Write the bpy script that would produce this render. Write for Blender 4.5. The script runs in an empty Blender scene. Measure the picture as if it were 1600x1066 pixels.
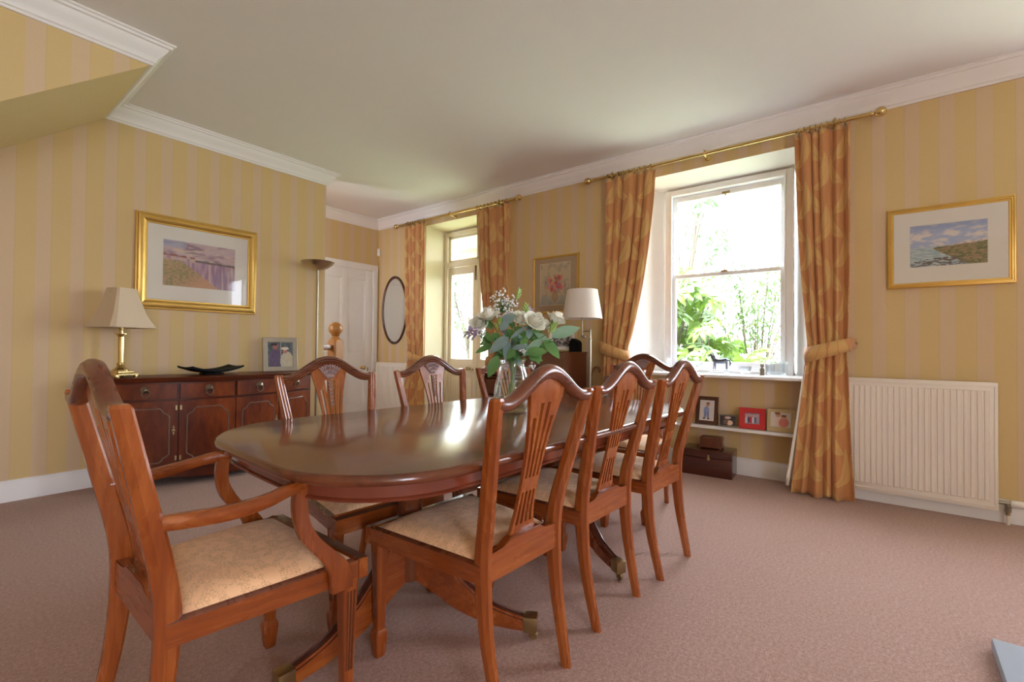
import bpy, bmesh, math, random
from mathutils import Vector, Matrix, noise
V = Vector
PI = math.pi
rnd = random.Random(7)
sc = bpy.context.scene
COL = sc.collection

# ------------------------------------------------------------------ camera
CAM_H = 1.09
F_PX = 721.6
_yaw, _pit, _rol = [math.radians(a) for a in (37.588, .7815, .511)]
_f = V((math.cos(_yaw)*math.cos(_pit), math.sin(_yaw)*math.cos(_pit), math.sin(_pit)))
_r = _f.cross(V((0, 0, 1))).normalized()
_u = _r.cross(_f)
CR = _r*math.cos(_rol) + _u*math.sin(_rol)
CU = _u*math.cos(_rol) - _r*math.sin(_rol)
CF = _f
cd = bpy.data.cameras.new('camera')
cd.sensor_fit = 'HORIZONTAL'
cd.sensor_width = 36.0
cd.lens = F_PX/1600*36.0
cd.clip_start = .02
cam = bpy.data.objects.new('camera', cd)
COL.objects.link(cam)
mw = Matrix.Identity(4)
for i in range(3):
    mw[i][0], mw[i][1], mw[i][2] = CR[i], CU[i], -CF[i]
mw[2][3] = CAM_H
cam.matrix_world = mw
sc.camera = cam


def at(px, py, depth):
    """a point of the room at a real distance (metres along the view axis)"""
    return V((0, 0, CAM_H)) + depth*(CF + CR*((px-800)/F_PX) - CU*((py-533)/F_PX))


# ------------------------------------------------------------------ world, exposure
sc.view_settings.view_transform = 'Standard'
sc.view_settings.look = 'None'
sc.view_settings.gamma = 1.0
sc.view_settings.exposure = 1.5
sc.view_settings.use_curve_mapping = False
sc.cycles.use_denoising = True
sc.cycles.sample_clamp_indirect = 8.0
sc.cycles.max_bounces = 10
sc.cycles.diffuse_bounces = 6
sc.cycles.transparent_max_bounces = 16
SKY = 7.0
YF_ = -3.6
wd = bpy.data.worlds.new('sky')
sc.world = wd
wd.use_nodes = True
bg = wd.node_tree.nodes['Background']
bg.inputs['Color'].default_value = (.90, .97, 1.12, 1)
bg.inputs['Strength'].default_value = SKY


def portal(name, loc, rot, sx, sy):
    l = bpy.data.lights.new(name, 'AREA')
    l.shape = 'RECTANGLE'
    l.size, l.size_y = sx, sy
    l.cycles.is_portal = True
    o = bpy.data.objects.new(name, l)
    o.location, o.rotation_euler = loc, rot
    COL.objects.link(o)


# daylight portals at the windows (they only guide sampling of the sky)
portal('daylight_window', (4.74, 1.05, 1.78), (0, PI/2, 0), 1.85, 1.1)
portal('daylight_door', (4.74, 4.12, 1.6), (0, PI/2, 0), 2.2, 1.25)
portal('daylight_second_window', (4.74, -2.05, 1.78), (0, PI/2, 0), 1.85, 1.7)
portal('daylight_rear_fill', (-1.35, YF_-.35, 1.5), (PI/2, 0, 0), 1.3, 2.2)  # portal at the unseen rear opening added for fill light
portal('daylight_recess_fill', (1.28, 5.35, 1.775), (0, -PI/2, 0), 1.05, .5)  # portal at the opening added to light the stair recess
sun = bpy.data.lights.new('sun', 'SUN')
sun.energy, sun.angle, sun.color = 14.0, math.radians(1.5), (1, .95, .86)
so_ = bpy.data.objects.new('sun', sun)
so_.rotation_euler = V((.26, -.20, -.94)).to_track_quat('-Z', 'Y').to_euler()   # high, from behind the house
COL.objects.link(so_)

# ------------------------------------------------------------------ room dimensions
WX = 4.28          # window wall
LY = 4.68          # sideboard wall
BY = 5.855         # far wall with the white door
CZ = 2.97          # ceiling
XL = -2.2          # unseen left end of the room
YF = -3.6          # unseen rear wall
BK = 3.56          # stair bulkhead face
BX = .88           # stair bulkhead end


# ------------------------------------------------------------------ material helpers
class NT:
    def __init__(self, name):
        self.m = bpy.data.materials.new(name)
        self.m.use_nodes = True
        self.t = self.m.node_tree
        self.p = self.t.nodes['Principled BSDF']

    def n(self, typ, ins=None, **props):
        nd = self.t.nodes.new(typ)
        for k, v in props.items():
            setattr(nd, k, v)
        for k, v in (ins or {}).items():
            self.set(nd.inputs[k], v)
        return nd

    def set(self, sock, v):
        if isinstance(v, bpy.types.NodeSocket):
            self.t.links.new(v, sock)
        elif isinstance(v, bpy.types.Node):
            self.t.links.new(v.outputs[0], sock)
        else:
            if sock.type == 'RGBA' and len(v) == 3:
                v = (*v, 1)
            sock.default_value = v

    def math(self, op, a, b=0.0, c=0.0):
        nd = self.n('ShaderNodeMath', operation=op)
        for i, v in enumerate((a, b, c)):
            self.set(nd.inputs[i], v)
        return nd.outputs[0]

    def mix(self, f, a, b, blend='MIX'):
        nd = self.n('ShaderNodeMix', data_type='RGBA', blend_type=blend)
        self.set(nd.inputs[0], f)
        self.set(nd.inputs[6], a)
        self.set(nd.inputs[7], b)
        return nd.outputs[2]

    def ramp(self, f, stops):
        nd = self.n('ShaderNodeValToRGB')
        self.set(nd.inputs[0], f)
        e = nd.color_ramp.elements
        while len(e) < len(stops):
            e.new(.5)
        for i, (p, c) in enumerate(stops):
            e[i].position = p
            e[i].color = (*c, 1)
        return nd.outputs[0]

    def coords(self, kind='Object', scale=(1, 1, 1), rot=(0, 0, 0)):
        tc = self.n('ShaderNodeTexCoord')
        mp = self.n('ShaderNodeMapping', {'Vector': tc.outputs[kind], 'Scale': scale, 'Rotation': rot})
        return mp.outputs[0]

    def noise(self, vec, scale=5, detail=3, rough=.5, dist=0):
        return self.n('ShaderNodeTexNoise', {'Vector': vec, 'Scale': scale, 'Detail': detail, 'Roughness': rough, 'Distortion': dist}).outputs[0]

    def bump(self, h, strength=.3, dist=.01):
        b = self.n('ShaderNodeBump', {'Height': h, 'Strength': strength, 'Distance': dist})
        self.set(self.p.inputs['Normal'], b)

    def setp(self, **kw):
        names = {'color': 'Base Color', 'rough': 'Roughness', 'metal': 'Metallic', 'coat': 'Coat Weight',
                 'coat_rough': 'Coat Roughness', 'spec': 'Specular IOR Level', 'sheen': 'Sheen Weight',
                 'trans': 'Transmission Weight', 'sss': 'Subsurface Weight', 'ior': 'IOR'}
        for k, v in kw.items():
            self.set(self.p.inputs[names[k]], v)
        return self


def S(r, g, b):
    """sRGB 0-255 to linear"""
    return tuple(((c/255)/12.92 if c/255 <= .04045 else ((c/255+.055)/1.055)**2.4) for c in (r, g, b))


def plain(name, color, rough=.5, metal=0, var=.06, **kw):
    t = NT(name)
    nz = t.noise(t.coords('Object'), 9, 3)
    d = tuple(c*(1-var) for c in color)
    l = tuple(min(1, c*(1+var)) for c in color)
    t.setp(color=t.mix(nz, d, l), rough=rough, metal=metal, **kw)
    return t.m


def wood(name, dark, mid, light, axis='z', freq=26, rough=.28, coat=.35, fig=1.0, long=1.6, spec=.5):
    t = NT(name)
    sc_ = {'x': (long, freq, freq), 'y': (freq, long, freq), 'z': (freq, freq, long)}[axis]
    v = t.coords('Object', sc_)
    n1 = t.noise(v, 1.0, 5, .6, .6)
    v2 = t.coords('Object', tuple(s*.16 for s in sc_))
    n2 = t.noise(v2, 1.0, 3, .55, 1.2)
    n3 = t.noise(t.coords('Object', tuple(s*3.2 for s in sc_)), 1.0, 2, .5, .2)
    f = t.math('ADD', t.math('ADD', t.math('MULTIPLY', n1, .38), t.math('MULTIPLY', n2, .42*fig)), t.math('MULTIPLY', n3, .2))
    c = t.ramp(f, [(.26, dark), (.49, mid), (.72, light)])
    t.setp(color=c, rough=t.math('ADD', t.math('MULTIPLY', n1, .12), rough-.06), coat=coat, coat_rough=.12, spec=spec)
    return t.m


def wallpaper(axis, phase):
    """yellow and pinkish-cream stripes, plain paper woven surface"""
    t = NT('striped_wallpaper_' + axis)
    g = t.n('ShaderNodeNewGeometry')
    sx = t.n('ShaderNodeSeparateXYZ', {0: g.outputs['Position']})
    q = sx.outputs[{'x': 0, 'y': 1}[axis]]
    fr = t.math('FRACT', t.math('DIVIDE', t.math('ADD', q, 20-phase), .1815))
    a = t.math('SMOOTH_MIN', fr, t.math('SUBTRACT', .435, fr), .01)
    f = t.math('MULTIPLY', t.math('ADD', t.math('MULTIPLY', a, 1/.012), .5), 1.0)
    f.node.use_clamp = True
    nz = t.noise(t.coords('Object', (1, 1, 1)), 160, 2)
    e = t.math('ABSOLUTE', t.math('SUBTRACT', fr, .435))
    line = t.math('LESS_THAN', e, .018)
    yel = t.mix(nz, WP_Y1, WP_Y2)
    pnk = t.mix(nz, WP_P1, WP_P2)
    c = t.mix(f, yel, pnk)
    c = t.mix(t.math('MULTIPLY', line, .35), c, WP_L)
    t.setp(color=c, rough=.75, spec=.25)
    t.bump(nz, .05, .002)
    return t.m


WP_Y1, WP_Y2, WP_P1, WP_P2, WP_L = (.60, .445, .215), (.66, .49, .24), (.60, .45, .29), (.66, .495, .325), (.56, .40, .19)
M = {}
M['paper_x'] = wallpaper('x', .378)
M['paper_y'] = wallpaper('y', -.071)
M['ceiling'] = plain('matt_ceiling_paint', (.79, .775, .79), .9, var=.01)
M['white'] = plain('white_gloss_paint', (.82, .81, .82), .4, var=.015)
M['cream'] = plain('cream_gloss_paint', (.80, .74, .58), .4, var=.015)
M['reveal'] = plain('pale_plaster', (.82, .80, .76), .8, var=.015)
M['reveal_cream'] = plain('primrose_plaster', (.80, .74, .54), .8, var=.015)
M['soffit'] = plain('ochre_plaster', (.62, .48, .26), .85, var=.03)
M['radiator'] = plain('radiator_enamel', (.78, .72, .64), .35, var=.01)


def carpet_mat():
    t = NT('pinkish_brown_carpet')
    v = t.coords('Object')
    n1 = t.math('ADD', t.math('MULTIPLY', t.noise(v, 230, 2, .7), .6), t.math('MULTIPLY', t.noise(v, 75, 2, .7), .4))
    n1 = t.math('ADD', t.math('MULTIPLY', t.math('SUBTRACT', n1, .5), 1.7), .5)
    n2 = t.noise(v, 2.2, 3, .6)
    n3 = t.noise(t.coords('Object', (5, 1.3, 1), (0, 0, .6)), 3, 2)
    c = t.ramp(n1, [(.30, (.235, .122, .090)), (.5, (.37, .212, .168)), (.72, (.56, .345, .285))])
    c2 = t.mix(t.math('MULTIPLY', n2, .35), c, (.31, .178, .135))
    c3 = t.mix(t.math('MULTIPLY', n3, .25), c2, (.45, .285, .245))
    t.setp(color=c3, rough=.95, spec=.15, sheen=.25)
    t.bump(n1, .5, .006)
    return t.m


M['carpet'] = carpet_mat()
MD, MM, ML = (.045, .011, .005), (.125, .032, .011), (.22, .065, .021)
for ax in 'xyz':
    M['maho_'+ax] = wood('mahogany_'+ax, MD, MM, ML, ax)
    M['chair_'+ax] = wood('chair_mahogany_'+ax, (.11, .019, .004), (.245, .053, .008), (.43, .130, .020), ax, freq=22, rough=.27, coat=.3)
M['top'] = wood('table_top_mahogany', (.055, .014, .006), (.13, .034, .012), (.19, .058, .02), 'x', 20, .21, .4, long=.9)
M['flame'] = wood('flame_mahogany', (.016, .003, .002), (.11, .020, .005), (.27, .060, .012), 'z', 9, .36, .04, 1.25, 3.2, spec=.25)
M['side'] = wood('sideboard_mahogany', (.03, .006, .003), (.09, .017, .005), (.17, .036, .010), 'x', 22, .34, .06, spec=.25)
M['dark_wood'] = wood('dark_polished_wood', (.022, .006, .004), (.070, .018, .011), (.125, .036, .020), 'y', 18, .25, .4)
M['bureau'] = wood('bureau_mahogany', (.07, .02, .009), (.13, .038, .015), (.19, .06, .024), 'z', 14, .33, .15)
M['oak'] = wood('orange_pine', (.26, .095, .016), (.37, .15, .028), (.48, .21, .045), 'z', 16, .4, .12)
M['moulding'] = plain('worn_moulding', (.20, .13, .10), .3, coat=.3)
M['apron'] = wood('apron_mahogany', (.13, .026, .012), (.19, .042, .018), (.26, .062, .026), 'x', 9, .25, .4)
M['carving'] = plain('highlit_carving', (.30, .20, .19), .35, var=.3)  # paler grey-purple tone imitates highlights on the carved relief
M['black'] = plain('black_lacquer', (.006, .006, .007), .5, spec=.1)
M['brass'] = plain('polished_brass', (.66, .50, .22), .24, 1, .08)
M['old_brass'] = plain('dull_brass', (.42, .32, .16), .34, 1, .15)
M['bronze'] = plain('antique_bronze', (.22, .17, .12), .38, .9, .2)
M['bowl_metal'] = plain('satin_brass_bowl', (.50, .42, .30), .28, 1, .05)
M['pewter'] = plain('dark_pewter', (.13, .14, .17), .4, .8, .15)
M['chrome'] = plain('brushed_steel', (.36, .33, .27), .36, 1, .05)
M['gold'] = plain('gilt_frame', (.66, .42, .11), .36, .75, .14)
M['gold_dark'] = plain('dull_gilt', (.50, .30, .08), .42, .7, .14)
M['silver'] = plain('pewter_frame', (.34, .30, .25), .38, .6, .1)
M['mat'] = plain('ivory_mount', (.72, .68, .63), .9, var=.01)
M['mat_tan'] = plain('taupe_mount', (.42, .31, .20), .9, var=.03)
M['shade'] = plain('linen_shade', (.62, .50, .35), .85, var=.03)
M['shade_white'] = plain('white_shade', (.72, .66, .60), .85, var=.02)
M['red'] = plain('red_frame_paint', (.55, .018, .022), .35)
M['beige'] = plain('pale_wood_frame', (.52, .40, .20), .5, var=.08)
M['plastic'] = plain('white_plastic', (.82, .80, .76), .35, var=.01)
M['stone'] = plain('grey_stone', (.30, .33, .38), .5, var=.1)
M['lining'] = plain('curtain_lining', (.85, .80, .72), .9, var=.02)
M['bristle'] = plain('dark_felt', (.012, .011, .012), .8)
M['stick'] = wood('walking_stick_wood', (.08, .03, .012), (.20, .08, .03), (.32, .15, .06), 'z', 30, .3, .3)
M['copper'] = plain('copper_pipe', (.42, .16, .08), .3, 1)


def thin_glass(name, tint, refl=1.0):
    t = NT(name)
    tr = t.n('ShaderNodeBsdfTransparent', {'Color': (*tint, 1)})
    gl = t.n('ShaderNodeBsdfGlossy', {'Roughness': .02, 'Color': (1, 1, 1, 1)})
    bf = t.n('ShaderNodeNewGeometry').outputs['Backfacing']
    fr = t.n('ShaderNodeFresnel', {'IOR': t.math('ADD', 1.45, t.math('MULTIPLY', bf, 1/1.45-1.45))})
    mx = t.n('ShaderNodeMixShader', {0: t.math('MULTIPLY', fr.outputs[0], refl), 1: tr.outputs[0], 2: gl.outputs[0]})
    t.t.links.new(mx.outputs[0], t.t.nodes['Material Output'].inputs['Surface'])
    return t.m


M['pane'] = thin_glass('window_glass', (.97, .99, .97), .6)
M['picture_glass'] = thin_glass('picture_glass', (.96, .96, .95), .8)
M['vase'] = thin_glass('vase_glass', (.97, .99, .98), 1.6)
M['water'] = thin_glass('vase_water', (.96, .985, .97), .6)
M['crystal'] = thin_glass('cut_crystal', (.88, .91, .92), 3.0)


def mirror_mat():
    t = NT('mirror_silver')
    t.setp(color=(.86, .88, .86), metal=1.0, rough=.02)
    return t.m


M['mirror'] = mirror_mat()


def seat_fabric(name, base, alt):
    t = NT(name)
    v = t.coords('Object', (1, 1, 1))
    vo = t.n('ShaderNodeTexVoronoi', {'Vector': t.coords('Object', (1.5, 1, 1)), 'Scale': 110, 'Randomness': .9}, feature='DISTANCE_TO_EDGE')
    ln = t.math('LESS_THAN', vo.outputs[0], .10)
    nz = t.noise(v, 38, 2)
    on = t.math('MULTIPLY', ln, t.math('GREATER_THAN', nz, .47))
    w = t.noise(v, 420, 2)
    c = t.mix(t.math('MULTIPLY', on, .55), t.mix(w, base, tuple(min(1, b*1.18) for b in base)), alt)
    t.setp(color=c, rough=.75, sheen=.2, spec=.3)
    t.bump(w, .25, .002)
    return t.m


M['seat'] = seat_fabric('gold_seat_fabric', (.86, .52, .29), (.56, .31, .15))


def curtain_mat():
    """terracotta cloth with woven pale gold curling leaves, laid out in the cloth's own UVs (metres)"""
    t = NT('leaf_curtain_fabric')
    uv = t.n('ShaderNodeUVMap').outputs[0]
    wob = t.n('ShaderNodeTexNoise', {'Vector': uv, 'Scale': 7.0, 'Detail': 2})
    sx = t.n('ShaderNodeSeparateXYZ', {0: uv})
    u0, v0 = sx.outputs[0], sx.outputs[1]
    wv = t.math('SUBTRACT', wob.outputs[0], .5)
    total = None
    for (du, dv, ang, L, W, sgn) in ((0, 0, .55, .17, .062, 1), (.16, .20, -.7, .15, .052, -1)):
        u = t.math('DIVIDE', t.math('ADD', u0, du), .30)
        row = t.math('FLOOR', u)
        v = t.math('DIVIDE', t.math('ADD', t.math('ADD', v0, dv), t.math('MULTIPLY', row, .20)), .40)
        a = t.math('MULTIPLY', t.math('SUBTRACT', t.math('FRACT', u), .5), .30)
        b = t.math('MULTIPLY', t.math('SUBTRACT', t.math('FRACT', v), .5), .40)
        a = t.math('ADD', a, t.math('MULTIPLY', wv, .05))
        c, s = math.cos(ang), math.sin(ang)
        p = t.math('ADD', t.math('MULTIPLY', a, s), t.math('MULTIPLY', b, c))
        q = t.math('SUBTRACT', t.math('MULTIPLY', a, c), t.math('MULTIPLY', b, s))
        q = t.math('ADD', q, t.math('MULTIPLY', t.math('MULTIPLY', p, p), 3.2*sgn))
        lim = t.math('MULTIPLY', t.math('SUBTRACT', 1.0, t.math('POWER', t.math('ABSOLUTE', t.math('DIVIDE', p, L)), 2.0)), W)
        inside = t.math('GREATER_THAN', lim, t.math('ABSOLUTE', q))
        veins = t.math('GREATER_THAN', t.math('SINE', t.math('MULTIPLY', t.math('ADD', p, t.math('ABSOLUTE', q)), 420)), -.55)
        rib = t.math('GREATER_THAN', t.math('ABSOLUTE', q), .0025)
        lf = t.math('MULTIPLY', inside, t.math('MULTIPLY', veins, rib))
        total = lf if total is None else t.math('MAXIMUM', total, lf)
    fine = t.n('ShaderNodeTexNoise', {'Vector': uv, 'Scale': 300.0, 'Detail': 2}).outputs[0]
    base = t.mix(fine, (.48, .21, .072), (.60, .285, .105))
    leaf = t.mix(fine, (.63, .42, .14), (.76, .53, .20))
    c = t.mix(t.math('MULTIPLY', total, .85), base, leaf)
    t.setp(color=c, rough=.6, sheen=.3, spec=.35)
    t.bump(fine, .15, .002)
    return t.m


M['curtain'] = curtain_mat()


def vcol_mat(name, rough=.6):
    t = NT(name)
    a = t.n('ShaderNodeAttribute', attribute_name='paint')
    t.setp(color=a.outputs[0], rough=rough, spec=.3)
    return t.m


M['paint'] = vcol_mat('painted_surface')


def leaf_mat(name, dark, light, rough=.45, trans=.3):
    t = NT(name)
    nz = t.noise(t.coords('Object'), 14, 2)
    c = t.mix(nz, dark, light)
    t.setp(color=c, rough=rough)
    tl = t.n('ShaderNodeBsdfTranslucent', {'Color': c})
    mx = t.n('ShaderNodeMixShader', {0: trans, 1: t.p.outputs[0], 2: tl.outputs[0]})
    t.t.links.new(mx.outputs[0], t.t.nodes['Material Output'].inputs['Surface'])
    return t.m


M['leaf'] = leaf_mat('green_leaf', (.08, .19, .05), (.17, .36, .10))
M['euca'] = leaf_mat('grey_green_leaf', (.15, .23, .22), (.28, .38, .36))
M['euca_lt'] = leaf_mat('pale_green_leaf', (.18, .33, .22), (.32, .48, .33))
M['stem'] = plain('flower_stem', (.10, .20, .05), .5)
M['bud'] = leaf_mat('green_bud', (.26, .44, .08), (.46, .62, .18))
M['rose'] = leaf_mat('white_rose_petal', (.78, .78, .64), (.88, .88, .80), .55, .08)
M['gyp'] = plain('white_blossom', (.80, .78, .80), .6)
M['lilac'] = leaf_mat('lilac_petal', (.46, .35, .58), (.66, .55, .74), .5, .2)
M['bush'] = leaf_mat('broad_shrub_leaf', (.045, .10, .012), (.13, .22, .035), .3, .45)
M['bush2'] = leaf_mat('fine_shrub_leaf', (.05, .09, .03), (.12, .19, .07), .5, .4)
M['bush3'] = leaf_mat('pink_flowering_shrub', (.20, .22, .10), (.45, .22, .20), .5, .4)
M['tree'] = leaf_mat('tree_leaf', (.05, .09, .04), (.10, .15, .07), .5, .45)
M['bark'] = plain('bark', (.07, .055, .04), .9, var=.3)
M['lawn'] = plain('lawn_grass', (.28, .33, .20), .9, var=.3)
M['porch'] = plain('cream_porch_paint', (.62, .50, .26), .5)


# ------------------------------------------------------------------ object helpers
def put(name, bm, mat, parent=None, sharp=35, mods=None):
    bmesh.ops.recalc_face_normals(bm, faces=bm.faces[:])
    me = bpy.data.meshes.new(name)
    bm.to_mesh(me)
    bm.free()
    for m in (mat if isinstance(mat, (list, tuple)) else [mat]):
        me.materials.append(M[m] if isinstance(m, str) else m)
    if sharp is None:
        me.shade_flat()
    else:
        me.shade_smooth()
        me.set_sharp_from_angle(angle=math.radians(sharp))
    o = bpy.data.objects.new(name, me)
    COL.objects.link(o)
    if parent is not None:
        o.parent = parent
    return o


def thing(name, label, cat, loc=(0, 0, 0), rz=0.0, group=None, mat=None):
    o = bpy.data.objects.new(name, None)
    o.empty_display_size = .05
    COL.objects.link(o)
    if mat is not None:
        o.matrix_world = mat
    else:
        o.location, o.rotation_euler = loc, (0, 0, rz)
    return tag(o, label, cat, group)


def tag(o, label, cat, group=None):
    o['label'], o['category'] = label, cat
    if group:
        o['group'] = group
    return o


def struct(o, label=None):
    o['kind'] = 'structure'
    if label:
        o['label'] = label
    return o


def dup(root, label, loc, rz, group=None):
    r = root.copy()
    COL.objects.link(r)
    r.location, r.rotation_euler = loc, (0, 0, rz)
    r['label'] = label
    for ch in list(root.children):
        c = ch.copy()
        COL.objects.link(c)
        c.parent = r
        for g in list(ch.children):
            d = g.copy()
            COL.objects.link(d)
            d.parent = c
    return r


def BM():
    return bmesh.new()


def box(bm, x0, x1, y0, y1, z0, z1, bev=0.0, mi=0, M_=None, seg=2):
    co = [V((x, y, z)) for z in (z0, z1) for y in (y0, y1) for x in (x0, x1)]
    if M_ is not None:
        co = [M_ @ c for c in co]
    vs = [bm.verts.new(c) for c in co]
    fs = [bm.faces.new([vs[i] for i in q]) for q in ((0, 2, 3, 1), (4, 5, 7, 6), (0, 1, 5, 4), (2, 6, 7, 3), (0, 4, 6, 2), (1, 3, 7, 5))]
    for f in fs:
        f.material_index = mi
    if bev > 0:
        es = list({e for f in fs for e in f.edges})
        r = bmesh.ops.bevel(bm, geom=es, offset=bev, segments=seg, affect='EDGES', profile=.6)
        for f in r['faces']:
            f.material_index = mi
    return fs


def loft(bm, secs, cap=True, closed=True, mi=0, loop=False):
    rings = [[bm.verts.new(p) for p in s] for s in secs]
    n = len(rings[0])
    pairs = list(zip(rings, rings[1:]))
    if loop:
        pairs.append((rings[-1], rings[0]))
    for a, b in pairs:
        for i in range(n if closed else n-1):
            j = (i+1) % n
            f = bm.faces.new((a[i], a[j], b[j], b[i]))
            f.material_index = mi
    if cap and not loop:
        for rg in (rings[0], rings[-1]):
            try:
                f = bm.faces.new(rg)
                f.material_index = mi
            except ValueError:
                pass
    return rings


def lathe(bm, prof, seg=24, M_=None, mi=0, cap=True):
    secs = []
    for r, z in prof:
        ring = [V((max(r, 1e-4)*math.cos(2*PI*i/seg), max(r, 1e-4)*math.sin(2*PI*i/seg), z)) for i in range(seg)]
        secs.append([M_ @ p for p in ring] if M_ is not None else ring)
    return loft(bm, secs, cap=cap, mi=mi)


def frames(pts):
    pts = [V(p) for p in pts]
    out, up = [], None
    for i, p in enumerate(pts):
        t = (pts[min(i+1, len(pts)-1)] - pts[max(i-1, 0)]).normalized()
        if up is None:
            up = V((0, 0, 1)) if abs(t.z) < .9 else V((1, 0, 0))
        s = t.cross(up)
        if s.length < 1e-5:
            s = t.cross(V((0, 1, 0)))
        s.normalize()
        up = s.cross(t).normalized()
        out.append((p, t, s, up))
    return out


def tube(bm, pts, r, seg=8, mi=0, cap=True, flat=1.0):
    fr = frames(pts)
    secs = []
    for i, (p, t, s, u) in enumerate(fr):
        rr = r[i] if isinstance(r, (list, tuple)) else r
        secs.append([p + s*(rr*math.cos(2*PI*k/seg)) + u*(rr*flat*math.sin(2*PI*k/seg)) for k in range(seg)])
    return loft(bm, secs, cap=cap, mi=mi)


def ring(bm, c, R, r, axis='x', seg=20, sub=8, M_=None):
    c = V(c)
    secs = []
    for i in range(seg):
        a = 2*PI*i/seg
        d = {'x': V((0, math.cos(a), math.sin(a))), 'y': V((math.cos(a), 0, math.sin(a))), 'z': V((math.cos(a), math.sin(a), 0))}[axis]
        n = {'x': V((1, 0, 0)), 'y': V((0, 1, 0)), 'z': V((0, 0, 1))}[axis]
        s = [c + d*R + d*(r*math.cos(2*PI*k/sub)) + n*(r*math.sin(2*PI*k/sub)) for k in range(sub)]
        secs.append([M_ @ p for p in s] if M_ is not None else s)
    loft(bm, secs, loop=True)


def ball(bm, c, r, seg=12, rings=8, sc_=(1, 1, 1), M_=None, mi=0):
    c = V(c)
    prof = [(math.sin(PI*i/rings), -math.cos(PI*i/rings)) for i in range(rings+1)]
    secs = []
    for rr, z in prof:
        s = [V((max(rr, 1e-3)*math.cos(2*PI*k/seg)*r*sc_[0], max(rr, 1e-3)*math.sin(2*PI*k/seg)*r*sc_[1], z*r*sc_[2])) for k in range(seg)]
        if M_ is not None:
            s = [M_ @ p for p in s]
        secs.append([c + p for p in s])
    loft(bm, secs, mi=mi)


def prism(bm, poly, d0, d1, mapf, mi=0, bev=0):
    """poly: 2D outline, mapf(a, b, d) -> point"""
    r = loft(bm, [[mapf(a, b, d0) for a, b in poly], [mapf(a, b, d1) for a, b in poly]], mi=mi)
    if bev:
        es = [e for v in r[0]+r[1] for e in v.link_edges if e.other_vert(v) in r[0] and v in r[0] or e.other_vert(v) in r[1] and v in r[1]]
        bmesh.ops.bevel(bm, geom=list(set(es)), offset=bev, segments=2, affect='EDGES')


def lerp(a, b, t):
    return a + (b-a)*t


def table_fn(xs, ys):
    """smooth interpolation through a table (cubic Hermite, finite differences)"""
    n = len(xs)
    m = []
    for i in range(n):
        a, b = max(i-1, 0), min(i+1, n-1)
        m.append((ys[b]-ys[a])/(xs[b]-xs[a]))

    def f(x):
        if x <= xs[0]:
            return ys[0] + m[0]*(x-xs[0])
        if x >= xs[-1]:
            return ys[-1] + m[-1]*(x-xs[-1])
        i = max(k for k in range(n-1) if xs[k] <= x)
        h = xs[i+1]-xs[i]
        t = (x-xs[i])/h
        return ((2*t**3-3*t*t+1)*ys[i] + (t**3-2*t*t+t)*h*m[i] + (-2*t**3+3*t*t)*ys[i+1] + (t**3-t*t)*h*m[i+1])
    return f


def offset_path(pts, d):
    """offset an open plan polyline to its left by d, mitred"""
    out = []
    for i, p in enumerate(pts):
        p = V(p)
        ns = []
        if i > 0:
            t = (p-V(pts[i-1])).normalized()
            ns.append(V((-t.y, t.x)))
        if i < len(pts)-1:
            t = (V(pts[i+1])-p).normalized()
            ns.append(V((-t.y, t.x)))
        n = sum(ns, V((0, 0))).normalized()
        out.append(p + n*(d/max(.2, n.dot(ns[0]))))
    return out


def run_moulding(bm, plan, prof):
    """sweep (offset-from-wall, z) profile along plan polyline; room is on the left of the path"""
    cols = [[V((q.x, q.y, z)) for q in offset_path(plan, d)] for d, z in prof]
    secs = [[cols[k][i] for k in range(len(prof))] for i in range(len(plan))]
    loft(bm, secs)


# ------------------------------------------------------------------ the setting
def quad(bm, pts, mi=0):
    f = bm.faces.new([bm.verts.new(V(p)) for p in pts])
    f.material_index = mi


def wall_x(bm, x0, x1, y0, y1, z0, z1, holes):
    """wall between x0 (room face) and x1; holes: (front rect, depth x or None, back rect); rect = ya,yb,za,zb"""
    for X, k in ((x0, 0), (x1, 2)):
        ys, zs = {y0, y1}, {z0, z1}
        hs = [h for h in holes if k == 0 or h[1] is None]
        for h in hs:
            a = h[k]
            ys |= {a[0], a[1]}
            zs |= {a[2], a[3]}
        ys, zs = sorted(ys), sorted(zs)
        for a, b in zip(ys, ys[1:]):
            for c, d in zip(zs, zs[1:]):
                my, mz = (a+b)/2, (c+d)/2
                if any(h[k][0] < my < h[k][1] and h[k][2] < mz < h[k][3] for h in hs):
                    continue
                quad(bm, [(X, a, c), (X, b, c), (X, b, d), (X, a, d)], 0)
    for fr, dp, bk, mi in holes:
        X = x1 if dp is None else dp
        A = [(x0, fr[0], fr[2]), (x0, fr[1], fr[2]), (x0, fr[1], fr[3]), (x0, fr[0], fr[3])]
        B = [(X, bk[0], bk[2]), (X, bk[1], bk[2]), (X, bk[1], bk[3]), (X, bk[0], bk[3])]
        for i in range(4):
            j = (i+1) % 4
            quad(bm, [A[i], A[j], B[j], B[i]], mi)
        if dp is not None:
            quad(bm, B, 0)


WIN2_F, WIN2_B = (-3.05, -1.05, .862, 2.715), (-2.90, -1.20, .862, 2.655)
WIN_F, WIN_B = (.30, 1.87, .862, 2.715), (.50, 1.60, .862, 2.655)
DOOR_F, DOOR_B = (3.46, 4.80, -.04, 2.745), (3.53, 4.73, -.04, 2.69)
NICHE = (.34, 1.86, -.04, .85)
bm = BM()
wall_x(bm, WX, 4.72, YF-.2, BY+.1, -.05, CZ+.1, [(WIN_F, None, WIN_B, 1), (WIN2_F, None, WIN2_B, 1), (DOOR_F, None, DOOR_B, 2), (NICHE, 4.43, NICHE, 0)])
struct(put('wall_right', bm, ['paper_y', 'reveal', 'reveal_cream'], sharp=20), 'window wall in yellow striped paper')

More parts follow.
